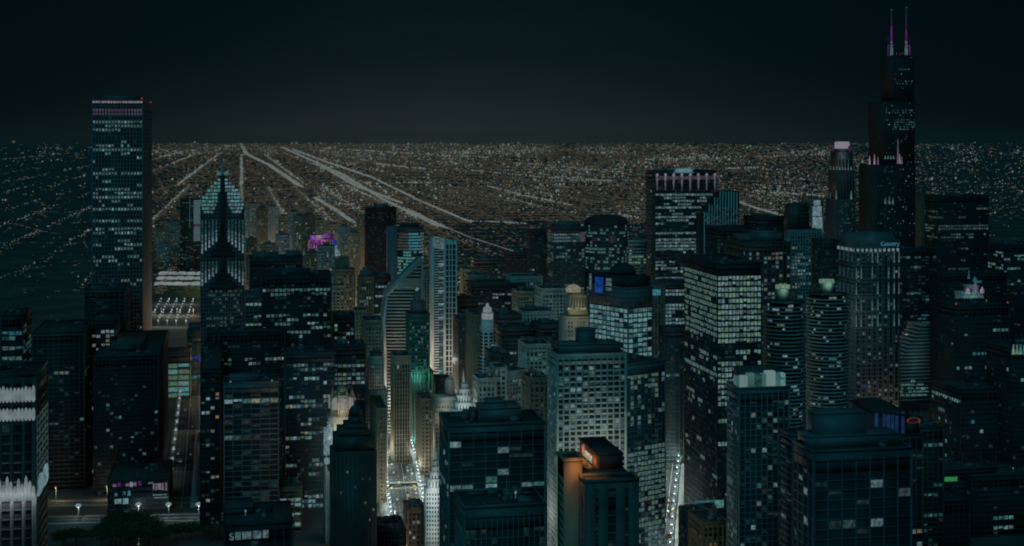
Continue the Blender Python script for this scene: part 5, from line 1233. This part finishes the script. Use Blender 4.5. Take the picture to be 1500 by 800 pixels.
# ------------------------------------------------------------------ old low blocks between the lantern tower and the glass pair
low = [(686,716,404,1900,30,M_BUFF,.10,0,'small tan building with flat dark roof behind'),(678,702,396,2000,26,M_BUFF,.1,0,'tan rooftop storey among'),(690,770,418,1830,60,M_BLACK,.10,0,'long dark block with dotted windows among'),
       (750,794,406,1850,40,M_LIME,.12,0,'grey arcaded office block with green lamp behind'),(758,788,428,1740,36,M_BUFF,.03,0,'plain tan party wall block in'),(794,830,424,1620,40,M_LIME,.05,0,'pale gridded slab left of the golden crowned tower in'),
       (728,764,464,1500,40,M_DARK,.14,0,'low teal glass block right of the lantern tower in'),(766,812,458,1520,44,M_LIME,.12,0,'pale block with white lit top floor in'),(735,790,482,1400,40,M_DARK,.08,0,'dark flat roofed block with two lamps in'),
       (790,826,478,1380,36,M_DARK,.08,0,'dark stepped block beside the golden crowned tower in'),(672,700,440,1640,40,M_DARK,.07,0,'dark block left of the lantern tower in'),(672,696,470,1500,40,M_BRONZE,.06,0,'shadowy brick block behind white balcony tower in'),
       (770,806,506,1300,34,M_LIME,.45,0,'office block with glowing ground floors in'),(720,746,520,1250,30,M_BRONZE,.12,0,'small brick roof right of the lantern tower in'),(726,742,540,1200,26,M_LIME,.06,0,'stone block with vertical ribs behind the black slab in'),
       (700,726,556,1190,26,M_LIME,.05,0,'stone parapet block under the lantern tower in'),(776,804,556,1130,30,M_BROWN,.05,0,'brown stone block with deep cornice left of the hotel in'),(866,872,412,1600,20,M_DARK,.2,0,'thin dark sliver left of the unfinished tower in'),
       (640,660,556,1420,24,M_BRONZE,.1,0,'dim brick block behind the tempietto in'),(696,740,380,2200,40,M_DARK,.06,0,'dark shed at the railway edge of'),(740,812,372,2350,40,M_BLACK,.03,0,'long unlit shed by the railway yard of'),(776,806,338,2300,26,M_BLACK,.01,0,'unlit narrow tower by the railway yard of'),
       (808,822,396,1800,20,M_BLACK,.05,0,'black narrow slab under the glass office block in')]
for (u0, u1, vt, Y, ys_, wm, p_, ph_, lab) in low:
    T('old_building', lab+' the old loop district', 'building', Y, None, u0, u1, vt, fh=3.9, bw=3.9, pw=1.5 if wm not in (M_DARK, M_BLACK) else .5, sh=1.6, wall=wm, p=p_, rowvar=wm in (M_DARK, M_BLACK), pal=PAL_OFF if wm is not M_BUFF else PAL_WARM, ys=ys_, parts=25, group='old low blocks of the loop', pent=((.2,.5,.3,.7,4),) if random.random() < .6 else ())
# diagonal river hotel
T('hotel_building', 'grey riverside hotel turned askew with slanting window rows', 'building', 1230, None, 746, 776, 546, phi=32, fh=3.5, bw=3.4, pw=1.3, sh=1.5, wall=M_LIME, p=.14, rowvar=False, pal=PAL_OFF, ys=30, parts=40)

T('low_building', 'black low block in the far lower right corner', 'building', 1010, None, 1424, 1530, 700, fh=3.8, bw=4.4, wall=M_BLACK, glass=M_BLACK, p=.03, pal=PAL_TEAL, ys=60, parts=20)
# ================================================================== streets: lamps, cars, trees
bpy.context.view_layer.update()
from mathutils import Vector
FOOT = []
for o in list(COL.objects):
    if o.parent is None and o.type == 'EMPTY':
        lo = np.array([1e9]*2); hi = -lo
        for c in o.children:
            if c.type != 'MESH' or c.name.startswith('lit_') : continue
            for q in c.bound_box: pass
            M = c.matrix_local; B = np.array([M @ Vector(q) for q in c.bound_box]); lo = np.minimum(lo, B[:, :2].min(0)); hi = np.maximum(hi, B[:, :2].max(0))
        if lo[0] < hi[0]: FOOT.append((np.array(o.location[:2]), o.rotation_euler[2], lo, hi))
def free(x, y, mg=3.0):
    for c, a, lo, hi in FOOT:
        dx, dy = x-c[0], y-c[1]
        lx_, ly_ = dx*math.cos(a)+dy*math.sin(a), -dx*math.sin(a)+dy*math.cos(a)
        if lo[0]-mg < lx_ < hi[0]+mg and lo[1]-mg < ly_ < hi[1]+mg: return False
    return True
def lamp_meshes(nm, h, rg, em):
    p = MB(); p.lathe([(.28, 0), (.28, .9), (.16, 1.0), (.11, h)], 8); p.box(-.07, .07, -1.6, .1, h-.25, h-.1)
    a = p.mesh('lamp_post', M_METAL)
    q = MB(); q.lathe([(rg*.25, h-.05), (rg*.85, h+rg*.35), (rg, h+rg*.9), (rg*.75, h+rg*1.5), (rg*.2, h+rg*1.85)], 10, 0, -1.4)
    return a, q.mesh('lamp_globe', em)
LM = {'white': lamp_meshes('w', 9.5, 1.55, E_LAMP), 'sodium': lamp_meshes('s', 11, .85, E_SOD)}
LIGHTS = {}
def street_lamp(x, y, kind, power, label, group, rz=0.0, light=True):
    t = thing('street_lamp', label, 'street lamp', (x, y, .15), rz, group)
    for nm, me in zip(('lamp_post', 'lamp_globe'), LM[kind]):
        o = bpy.data.objects.new(nm, me); COL.objects.link(o); o.parent = t
    if light:
        kk = (kind, power)
        if kk not in LIGHTS:
            d = bpy.data.lights.new('lamp_light', 'POINT'); d.energy = power; d.shadow_soft_size = 1.0
            d.color = (.78, 1.0, .97) if kind == 'white' else (1.0, .76, .47); LIGHTS[kk] = d
        o = bpy.data.objects.new('lamp_light', LIGHTS[kk]); COL.objects.link(o); o.parent = t; o.location = (0, -1.4, 8.2 if kind == 'white' else 9.6)
    return t
def along(P, step, off, start=0.0):
    out = []; s = start
    for i in range(len(P)-1):
        d = P[i+1]-P[i]; L = np.linalg.norm(d); d = d/L; n = np.array([-d[1], d[0]])
        while s < L: q = P[i]+d*s+n*off; out.append((q[0], q[1], math.atan2(d[1], d[0]))); s += step
        s -= L
    return out
PW = 3800
def row(P, step, off, kind, power, label, group, maxn=99, face=0, mg=.5):
    k = 0
    for x, y, an in along(np.array(P), step, off, 5):
        if k >= maxn: break
        if not free(x, y, mg): continue
        street_lamp(x, y, kind, power, label, group, an+face); k += 1
A_ = [np.array(p) for p in AVE]
row(A_, 14, 15.5, 'white', PW, 'white globe street lamp on the left kerb of the bright avenue', 'lamps on the left kerb of the avenue', 48, 0)
row(A_, 14, -15.5, 'white', PW, 'white globe street lamp on the right kerb of the bright avenue', 'lamps on the right kerb of the avenue', 48, math.pi)
A2 = [np.array(p) for p in AVE2]
row(A2, 24, 13, 'white', 5500, 'white street lamp on the left kerb of the street beside the black glass slab', 'lamps on the left kerb of the street', 30, 0)
row(A2, 24, -9, 'white', 4000, 'white street lamp on the right kerb of the street beside the black glass slab', 'lamps on the right kerb of the street', 30, math.pi)
row([np.array(p) for p in COLB], 45, 11, 'white', 700, 'street lamp along the park drive', 'lamps along the park drive', 12)
row([np.array(p) for p in EW3], 42, 8, 'sodium', 3000, 'dim sodium lamp on the embankment road at lower left', 'lamps on the embankment road', 14)
row([np.array(p) for p in EW2], 26, 9, 'sodium', 1200, 'sodium lamp on the river drive', 'lamps on the river drive', 12)
for (u, v, nm) in ((115, 753, 'leftmost of the four bright lamps on the dark cross street'), (203, 751, 'second from left of the four bright lamps on the dark cross street'), (247, 751, 'third from left of the four bright lamps on the dark cross street'), (291, 751, 'rightmost of the four bright lamps on the dark cross street')):
    x, y = ground(u, v+7); t = street_lamp(x, y, 'white', 2200, nm, 'bright lamps on the cross street')
    MB().lathe([(.3, 9.2), (2.0, 9.9), (2.6, 10.8), (1.6, 12), (.3, 12.4)], 12, 0, -1.4).build('lamp_hood_glow', E_LAMP, t)
# added lamps hidden in open ground between the loop blocks, to light their walls
spots = []
for Yl in (1085, 1180, 1270, 1395, 1450, 1560, 1680, 1800, 1920, 2040, 2160, 2300, 2450, 2600, 2800, 3000):
    for Xl in range(-60, 1000, 46):
        x = Xl+random.uniform(-14, 14); y = Yl+random.uniform(-9, 9); u = uat(x, y)
        if u < 440 and Yl < 1750: continue
        if not 215 < u < 1240 or not free(x, y, 2.5): continue
        if u > 1010 and Yl < 1900 and random.random() < .5: continue
        spots.append((x, y, u))
random.shuffle(spots)
spots.sort(key=lambda q: not (330 < q[2] < 700 and q[1] > 1380))     # added lamps among the amber blocks first
spots = spots[:85]+random.sample(spots[85:], min(40, max(0, len(spots)-85)))
for x, y, u in spots:
    k = 'sodium' if (u < 640 or random.random() < .6) else 'white'
    bright = 1.0 if u < 660 else .55
    street_lamp(x, y, k, round(28000*bright/400)*400 if y < 2200 else (60000 if u < 560 else 9000), 'added sodium fill lamp between the downtown blocks' if k == 'sodium' else 'added white fill lamp between the downtown blocks',
                'added sodium fill lamps of downtown streets' if k == 'sodium' else 'added white fill lamps of downtown streets', random.uniform(0, 6.28))
# freight yard and car park by the lake: lamp rows
for u in (236, 247.5, 259, 270.5, 283):
    for k, v in enumerate(np.linspace(446, 479, 9)):
        x, y = ground(u+ (v-446)*(u-354)*.0045, v); street_lamp(x, y, 'white', 2200, 'lamp in the rows of the lakefront car park', 'lamps of the lakefront car park', 0, k % 4 == 0)
for u in (236, 259, 283):
    x, y = ground(u, 462); street_lamp(x, y, 'sodium', 7000, 'sodium lamp among the lakefront car park rows', 'sodium lamps of the lakefront car park')

# cars
def car_mesh(m):
    b = MB(); V = []
    prof = [(-2.2, .35), (2.2, .35), (2.25, .8), (1.2, .98), (.55, 1.45), (-1.0, 1.45), (-1.7, 1.0), (-2.25, .9)]
    b.poly([(-.86, x, z) for x, z in prof]+[(.86, x, z) for x, z in prof], [tuple(range(7, -1, -1)), tuple(range(8, 16))]+[(i, (i+1) % 8, 8+(i+1) % 8, 8+i) for i in range(8)])
    return b.mesh('body', m)
CARM = [car_mesh(m) for m in M_CARS]
wm = MB()
wm.lathe([(.33, -.1), (.33, .1)], 12); WM = wm.mesh('wheel', M_TYRE)
hm = MB().lathe([(.2, -.08), (.46, 0), (.2, .08)], 8).mesh('headlight', E_LAMP)
tm = MB().lathe([(.12, -.08), (.26, 0), (.12, .08)], 8).mesh('tail_light', EM[('red','hi')])
def car(x, y, an, label, group):
    t = thing('car', label, 'car', (x, y, .02), an-math.pi/2, group)
    o = bpy.data.objects.new('body', random.choice(CARM)); COL.objects.link(o); o.parent = t
    for sx in (-.8, .8):
        for sy in (-1.35, 1.35):
            o = bpy.data.objects.new('wheel', WM); COL.objects.link(o); o.parent = t; o.location = (sx, sy, .33); o.rotation_euler = (0, R(90), 0)
        o = bpy.data.objects.new('headlight', hm); COL.objects.link(o); o.parent = t; o.location = (sx*.75, 2.26, .68); o.rotation_euler = (R(90), 0, 0)
        o = bpy.data.objects.new('tail_light', tm); COL.objects.link(o); o.parent = t; o.location = (sx*.8, -2.27, .72); o.rotation_euler = (R(90), 0, 0)
for P, off0, lab, n in ((A_, (3, 6.6, 10), 'avenue', 96), (A2, (3, 6.5), 'street beside the black glass slab', 60), ([np.array(p) for p in COLB], (3, 6), 'park drive', 10)):
    base = along(P, 6.5, 0)
    for x, y, an in random.sample(base, min(n, len(base))):
        o = random.choice(off0); s = random.choice((-1, 1)); nx, ny = -math.sin(an), math.cos(an)
        X_c, Y_c = x+nx*o*s, y+ny*o*s
        if not free(X_c, Y_c, 1): continue
        if s > 0: car(X_c, Y_c, an+math.pi, 'oncoming car with white headlights on the '+lab, 'oncoming cars on the '+lab)
        else: car(X_c, Y_c, an, 'car driving away with red tail lights on the '+lab, 'receding cars on the '+lab)

# trees
def tree(x, y, h, r, label, group):
    t = thing('tree', label, 'tree', (x, y, 0), random.uniform(0, 6), group)
    m = MB(); m.lathe([(.45, 0), (.3, h*.35), (.2, h*.6), (.06, h*.85)], 8)
    for k in range(5):
        an = 2*math.pi*k/5+random.uniform(-.3, .3); z0 = h*random.uniform(.3, .5)
        n = 6; pts = [(0, 0, z0, .16), (math.cos(an)*r*.4, math.sin(an)*r*.4, z0+h*.15, .1), (math.cos(an)*r*.8, math.sin(an)*r*.8, z0+h*.26, .04)]
        for (ax, ay, az_, ar), (bx, by, bz, br) in zip(pts[:-1], pts[1:]):
            V = [(ax+ar*math.cos(q), ay, az_+ar*math.sin(q)) for q in np.linspace(0, 2*math.pi, n, False)]+[(bx+br*math.cos(q), by, bz+br*math.sin(q)) for q in np.linspace(0, 2*math.pi, n, False)]
            m.poly(V, [(i, (i+1) % n, n+(i+1) % n, n+i) for i in range(n)])
    m.build('trunk', M_BARK, t)
    N_ = 2600; cl = rng.normal(size=(14, 3)); cl /= np.linalg.norm(cl, axis=1)[:, None]; cl *= rng.uniform(.3, .85, (14, 1)); cl[:, 2] = cl[:, 2]*.65
    c = cl[rng.integers(0, 14, N_)]+rng.normal(size=(N_, 3))*.19
    c = c*np.array([r, r, h*.36])+np.array([0, 0, h*.66])
    d1 = rng.normal(size=(N_, 3)); d1 /= np.linalg.norm(d1, axis=1)[:, None]; d2 = np.cross(d1, rng.normal(size=(N_, 3))); d2 /= np.linalg.norm(d2, axis=1)[:, None]
    s = rng.uniform(.35, .85, (N_, 1))
    V = np.stack([c-d1*s, c+d2*s*.6, c+d1*s, c-d2*s*.6], 1).reshape(-1, 3)
    b = MB(); b.v = [tuple(v) for v in V]; b.f = [(4*i, 4*i+1, 4*i+2, 4*i+3) for i in range(N_)]; b.m = [0]*N_; b.n = 4*N_
    b.build('crown', M_LEAF, t)
for i, (u, v, h) in enumerate(((148, 806, 20), (162, 800, 22), (176, 797, 25), (190, 794, 26), (204, 795, 25), (218, 800, 23), (232, 806, 20), (170, 806, 24), (190, 808, 25), (210, 808, 24), (258, 792, 15), (281, 790, 14), (112, 800, 15), (92, 802, 15), (310, 794, 14))):
    x, y = ground(u, v); tree(x, y, h, h*.6, 'dark tree in the clump below the cross street', 'trees below the cross street')
for i, (u, v) in enumerate(((944, 792), (953, 788), (962, 790), (971, 795), (950, 800), (964, 802))):
    x, y = ground(u, v+6); tree(x, y, 14, 7, 'dark leafy tree at the street junction beside the blank walled slab', 'trees at the street junction')
# string of teal lamps near the trees
tt = thing('light_string', 'string of small teal lights hanging by the dark tree clump', 'light string', (*ground(203, 800), 0))
m = MB(); m.lathe([(.12, 0), (.09, 16)], 6); m.build('mast', M_METAL, tt)
for k in range(8): MB().lathe([(.2, 1+k*1.9), (.8, 1.6+k*1.9), (.2, 2.2+k*1.9)], 8, k*.18, -.6).build('bulb', EM[('green','hi')], tt)

# festival tents glowing on the lakefront lawn
gl = MB(); q = [ground(226, 436), ground(300, 436), ground(300, 396), ground(226, 396)]
gl.poly([(x, y, .02) for x, y in q]+[(x, y, -.3) for x, y in q], [(0, 1, 2, 3), (7, 6, 5, 4), (0, 4, 5, 1), (1, 5, 6, 2), (2, 6, 7, 3), (3, 7, 4, 0)])
tag(gl.build('lawn', mat('lawn', (.04, .07, .03), rough=.95)), kind='structure')
E_TENT = emit('glowing tent fabric', (.16, .195, .20), var=.3, scale=.05)
cnt = 0
pos = ['front', 'middle', 'back']
for rI, v in enumerate((417, 409, 402)):
    for cI, u in enumerate(np.linspace(233, 288, 5)):
        x, y = ground(u+(rI*3), v)
        t = thing('festival_tent', '%s row festival tent glowing white, %s from the left' % (pos[rI], ['first', 'second', 'third', 'fourth', 'fifth'][cI]), 'tent', (x, y, 0), 0, 'glowing festival tents')
        m = MB(); wd, dp, hh = 9.3, 14, 6.5+random.uniform(-.8, .8)
        m.poly([(-wd, -dp, 0), (wd, -dp, 0), (wd, dp, 0), (-wd, dp, 0), (-wd, -dp, hh*.6), (wd, -dp, hh*.6), (wd, dp, hh*.6), (-wd, dp, hh*.6), (-wd*.35, 0, hh*.95), (wd*.35, 0, hh*.95)],
            [(3,2,1,0),(0,1,5,4),(1,2,6,5),(2,3,7,6),(3,0,4,7),(4,5,9,8),(5,6,9),(6,7,8,9),(7,4,8)]); m.build('canopy', E_TENT, t)
        MB().lathe([(.25, hh*.9), (.1, hh*.9+2)], 6).build('tent_pole', M_METAL, t)

# ================================================================== lights of the plain
def octa(P, r, h=None):
    n = len(P); h = r if h is None else h
    O = np.array([[1,0,0],[0,1,0],[-1,0,0],[0,-1,0],[0,0,1],[0,0,-1]], float)
    V = P[:, None, :]+O[None]*np.stack([r, r, h], 1)[:, None, :]
    T_ = np.array([[0,1,4],[1,2,4],[2,3,4],[3,0,4],[1,0,5],[2,1,5],[3,2,5],[0,3,5]])
    return V.reshape(-1, 3), (T_[None]+(np.arange(n)*6)[:, None, None]).reshape(-1, 3)
def lights(name, groups, flat=None):
    """groups: list of (points, radii, material)"""
    Vs, Fs, Ms, mats_, k = [], [], [], [], 0
    for i, (P, r, m) in enumerate(groups):
        if len(P) == 0: continue
        V, Fc = octa(P, r, r*flat if flat else None); Vs.append(V); Fs.append(Fc+k); Ms.append(np.full(len(Fc), len(mats_))); mats_.append(m); k += len(V)
    V = np.vstack(Vs); Fc = np.vstack(Fs); mi = np.concatenate(Ms)
    me = bpy.data.meshes.new(name)
    me.vertices.add(len(V)); me.vertices.foreach_set('co', V.ravel()); me.loops.add(Fc.size); me.loops.foreach_set('vertex_index', Fc.ravel())
    me.polygons.add(len(Fc)); me.polygons.foreach_set('loop_start', np.arange(len(Fc))*3); me.polygons.foreach_set('material_index', mi)
    for m in mats_: me.materials.append(m)
    me.update(calc_edges=True)
    o = bpy.data.objects.new(name, me); COL.objects.link(o); o['kind'] = 'stuff'; return o
def gnd(u, v):
    d = F*CAMZ/(v-HV); t = np.tan(YAW+np.arctan((u-CX)/F)); y = d/(t*math.sin(YAW)+math.cos(YAW)); return t*y, y, d
FARM = {'w': emit('far white light', (.122, .155, .155), var=0), 'w2': emit('far dim white light', (.058, .075, .075), var=0), 'w3': emit('far faint light', (.026, .030, .028), var=0),
        'a': emit('far amber light', (.13, .105, .065), var=0), 'a2': emit('far dim amber light', (.060, .041, .018), var=0), 'a3': emit('far faint amber light', (.030, .021, .010), var=0),
        'g1': emit('painted amber ground glow', (.034, .028, .018), var=0), 'g2': emit('dim painted amber ground glow', (.023, .020, .015), var=0), 'g3': emit('bright painted amber ground glow', (.052, .040, .022), var=0), 't': emit('far teal light', (.04, .12, .11), var=0), 't3': emit('far faint teal light', (.012, .040, .038), var=0)}
ng = rng.random((14, 40))
def nz(u, v):
    a = np.clip(u/1500*38, 0, 38.99); b = np.clip((np.log(np.maximum(v-203, 3))-1)*2.9, 0, 12.99)
    i, j = a.astype(int), b.astype(int); fa, fb = a-i, b-j
    return (ng[j, i]*(1-fa)*(1-fb)+ng[j, i+1]*fa*(1-fb)+ng[j+1, i]*(1-fa)*fb+ng[j+1, i+1]*fa*fb)
def side(u): return np.interp(u, [-20, 120, 215, 240, 330, 620, 1000, 1180, 1300, 1345, 1420, 1520], [.20, .22, .28, .75, 1, 1, 1, .95, .8, .5, .30, .2])
def sprinkle(n, vmax, dens, sizes, mats_p, snapx=.45, snapy=.3, vmin=211.0, flat=None, street=False):
    u = rng.uniform(-15, 1515, n); q = rng.random(n); v = vmin+(vmax-vmin)*q**1.15
    keep = rng.random(n) < dens(u, v); u, v = u[keep], v[keep]
    x, y, d = gnd(u, v)
    r_ = rng.random(len(u)); lf = u < 460; snapx = np.where(lf, snapx*1.7, snapx*.7); snapy = np.where(lf, snapy*.4, snapy*1.5); gx = np.where(d < 9000, 160.0, 400.0); gy = np.where(d < 9000, 200.0, 800.0)
    sx = (r_ < snapx) & (d < 26000); sy = (r_ > 1-snapy) & (d < 26000)
    x = np.where(sx, np.round(x/gx)*gx+rng.normal(0, 5, len(x)), x); y = np.where(sy, np.round(y/gy)*gy+rng.normal(0, 8, len(x)), y)
    if street:       # through streets are brighter than the side streets between them
        ki = np.where(sx, np.round(x/gx), np.round(y/gy)).astype(int); ok = ~(sx | sy) | (ki % 4 == 0) | (rng.random(len(u)) < .38)
        u, v, x, y, d = u[ok], v[ok], x[ok], y[ok], d[ok]
    rad = (sizes[0]+(sizes[1]-sizes[0])*rng.random(len(u))**1.6)*d/F*.72
    P = np.stack([x, y, rad*flat-.3 if flat else rad+rng.uniform(4, 9, len(u))+.9*d/F], 1); k = rng.random(len(u)); out = []; a = 0
    for m, p in mats_p:
        s = (k >= a) & (k < a+p); out.append((P[s], rad[s], FARM[m])); a += p
    return out
warmu = lambda u: np.exp(-((u-560)/420)**2)
GV = ([209, 213, 218, 226, 300, 345, 420], [.10, .30, .55, .9, .85, .5, .25])
gap = lambda u, v: np.where((u > 670) & (v > 326), .25, 1)
G1 = sprinkle(150000, 420, lambda u, v: side(u)*np.clip(.10+1.0*nz(u, v), 0, 1)**2.2*np.interp(v, *GV)*gap(u, v), (.62, 1.5), [('w', .50), ('w2', .16), ('a', .28), ('w3', .02), ('t', .04)], .55, .38, street=True)
G1 += sprinkle(9000, 420, lambda u, v: side(u)*np.clip(1.1*nz(u, v), 0, 1)**3*np.interp(v, *GV)*gap(u, v), (1.5, 3.2), [('w', .7), ('a', .3)], .4, .3)
lights('distant_city_lights', G1)
G2 = sprinkle(230000, 430, lambda u, v: np.where(u < 215, .05, side(u))*np.interp(v, [209, 213, 220, 240, 320, 350, 430], [.5, .8, .9, .9, .85, .6, .3])*(.12+1.1*np.exp(-((u-500)/330)**2)+.28*np.exp(-((u-1000)/260)**2))*(.45+.75*nz(u+90, v))*gap(u, v), (2.2, 5.5), [('g1', .45), ('g2', .33), ('g3', .14), ('a2', .03), ('w3', .05)], .3, .3, flat=.25)
lights('distant_ground_glow', G2, .25)  # lamplight on the far ground, painted as flat emissive flakes
# lakefront and far right: sparse teal and white points
G3 = sprinkle(2600, 500, lambda u, v: np.where(u < 225, .55*np.interp(v, [206, 216, 300, 420, 500], [.5, 1, .8, .35, .12]), np.where(u > 1335, .6*np.interp(v, [206, 216, 300, 330, 420], [.6, 1, .6, .2, .05]), 0)), (.6, 1.2), [('w2', .4), ('w', .12), ('t', .25), ('w3', .13), ('a', .1)], .1, .5)
lights('shoreline_lights', G3)
# expressways: dense streams of lamps and traffic on real roads
def stream(name, pts, wpx0, wpx1, n, mats_p, size=None):
    main = max(wpx0, wpx1) > 3.2
    n = int(n*(1.7 if main else .8)); size = size or ((.9, 2.5) if main else (.8, 2.0))
    out = []; seg = np.array(pts, float); L = np.linalg.norm(np.diff(seg, axis=0), axis=1); c = np.concatenate([[0], np.cumsum(L)])
    s = rng.random(n)*c[-1]
    if not main: s = s[(np.sin(s*.23+seg[0, 0])+.6*np.sin(s*.71+seg[0, 1])) > -.45]; n = len(s)
    u = np.interp(s, c, seg[:, 0]); v = np.interp(s, c, seg[:, 1]); wd = np.interp(s, c, np.linspace(wpx0, wpx1, len(seg)))
    lane = rng.choice([-1, -.5, 0, .5, 1], n)*wd/2*1.5+rng.normal(0, .28, n)*wd
    x, y, d = gnd(u+lane*.8, v+lane*.25); rad = rng.uniform(*size, n)*d/F*.7
    P = np.stack([x, y, rad+5+.9*d/F], 1); k = rng.random(n); a = 0
    for m, p in mats_p:
        q = (k >= a) & (k < a+p); out.append((P[q], rad[q], FARM[m])); a += p
    return out
W_ = [('w', .72), ('w2', .08), ('a', .20)]
E = []
E += stream('e', [(355, 217), (362, 229), (395, 245), (440, 276)], 1.8, 6, 1000, W_); E += stream('e', [(462, 294), (490, 310), (516, 329)], 4, 7, 380, W_)
E += stream('e', [(415, 219), (452, 236), (500, 258), (560, 295), (640, 335)], 2, 5, 900, W_); E += stream('e', [(470, 245), (520, 275), (585, 300)], 3, 7, 800, W_)
E += stream('e', [(430, 222), (478, 240), (545, 263), (620, 300), (690, 330)], 1.5, 3.5, 560, W_); E += stream('e', [(640, 331), (690, 352), (755, 373)], 3, 6, 460, [('w', .5), ('w2', .3), ('a', .2)], (.5, 1.0))
E += stream('e', [(600, 312), (650, 337)], 4, 8, 200, W_); E += stream('e', [(700, 272), (770, 290), (842, 305)], 1.5, 2.5, 300, W_); E += stream('e', [(690, 252), (800, 263), (900, 268)], 1.2, 2.2, 280, W_)
E += stream('e', [(500, 221), (640, 229), (720, 233)], .8, 1.4, 260, W_); E += stream('e', [(1085, 300), (1105, 308), (1140, 318)], 4, 5, 170, W_); E += stream('e', [(1090, 281), (1150, 287), (1210, 290)], 1.2, 2, 150, W_)
E += stream('e', [(545, 242), (590, 247), (625, 250)], 2.5, 2.5, 160, W_); E += stream('e', [(685, 327), (768, 331)], 2, 3, 200, W_); E += stream('e', [(580, 270), (632, 271)], 1.0, 1.0, 90, W_)
E += stream('e', [(950, 236), (1100, 232), (1220, 228)], 1, 1, 160, W_); E += stream('e', [(1060, 250), (1120, 247)], 1.2, 1.2, 110, W_)
for (a, b, n) in (((233, 296), (262, 262), 46), ((224, 304), (236, 291), 30), ((258, 285), (288, 258), 46), ((287, 270), (294, 245), 30), ((305, 268), (306, 246), 24), ((338, 243), (354, 262), 30), ((360, 243), (380, 260), 34), ((344, 258), (368, 292), 30), ((225, 255), (243, 248), 26)):
    E += stream('e', [a, b], 1, 1.6, int(n*.5), [('w', .5), ('w2', .4), ('a', .1)], (.5, .9))
for (pts, n, mm) in ((([(0, 329), (30, 333), (60, 342), (88, 346)]), 120, 'w2'), (([(0, 412), (12, 406), (40, 399), (78, 392)]), 90, 'w2'), (([(100, 330), (128, 329)]), 60, 'w2'), (([(45, 313), (125, 314)]), 60, 't'), (([(10, 269), (40, 264), (68, 258)]), 50, 'w2'),
                     (([(0, 388), (60, 388), (128, 386)]), 34, 'w2'), (([(45, 359), (82, 360)]), 30, 't'), (([(0, 360), (20, 358)]), 14, 't'), (([(20, 425), (45, 405)]), 9, 'w2'), (([(66, 432), (120, 431)]), 9, 'w'), (([(116, 340), (128, 368)]), 40, 'w2'),
                     (([(1345, 275), (1370, 274), (1420, 268)]), 60, 'w2'), (([(1440, 277), (1470, 276)]), 40, 't'), (([(1455, 297), (1500, 286)]), 40, 'w2'), (([(225, 383), (250, 392)]), 26, 'w'), (([(240, 310), (262, 309)]), 22, 'w2')):
    E += stream('e', pts, .8, 1.0, n, [(mm, 1.0)], (.45, .85))
lights('expressway_lights', E)


# ------------------------------------------------------------------ hazy night air
hz_ = MB().box(-94000, 94000, -2500, 94000, -1.2, 560)
hm_ = bpy.data.materials.new('night haze'); hm_.use_nodes = True; ht = hm_.node_tree; ht.nodes.clear()
ho = ht.nodes.new('ShaderNodeOutputMaterial'); hv = ht.nodes.new('ShaderNodeVolumePrincipled')
hv.inputs['Color'].default_value = (.92, .88, .82, 1); hv.inputs['Density'].default_value = HAZE; hv.inputs['Anisotropy'].default_value = 0.65
ht.links.new(hv.outputs[0], ho.inputs['Volume'])
tag(hz_.build('haze', hm_), kind='stuff')

print('WINDOW PARTS', NW[0], 'OBJECTS', len(bpy.data.objects), 'LIGHTS', len([o for o in COL.objects if o.type == 'LIGHT']))
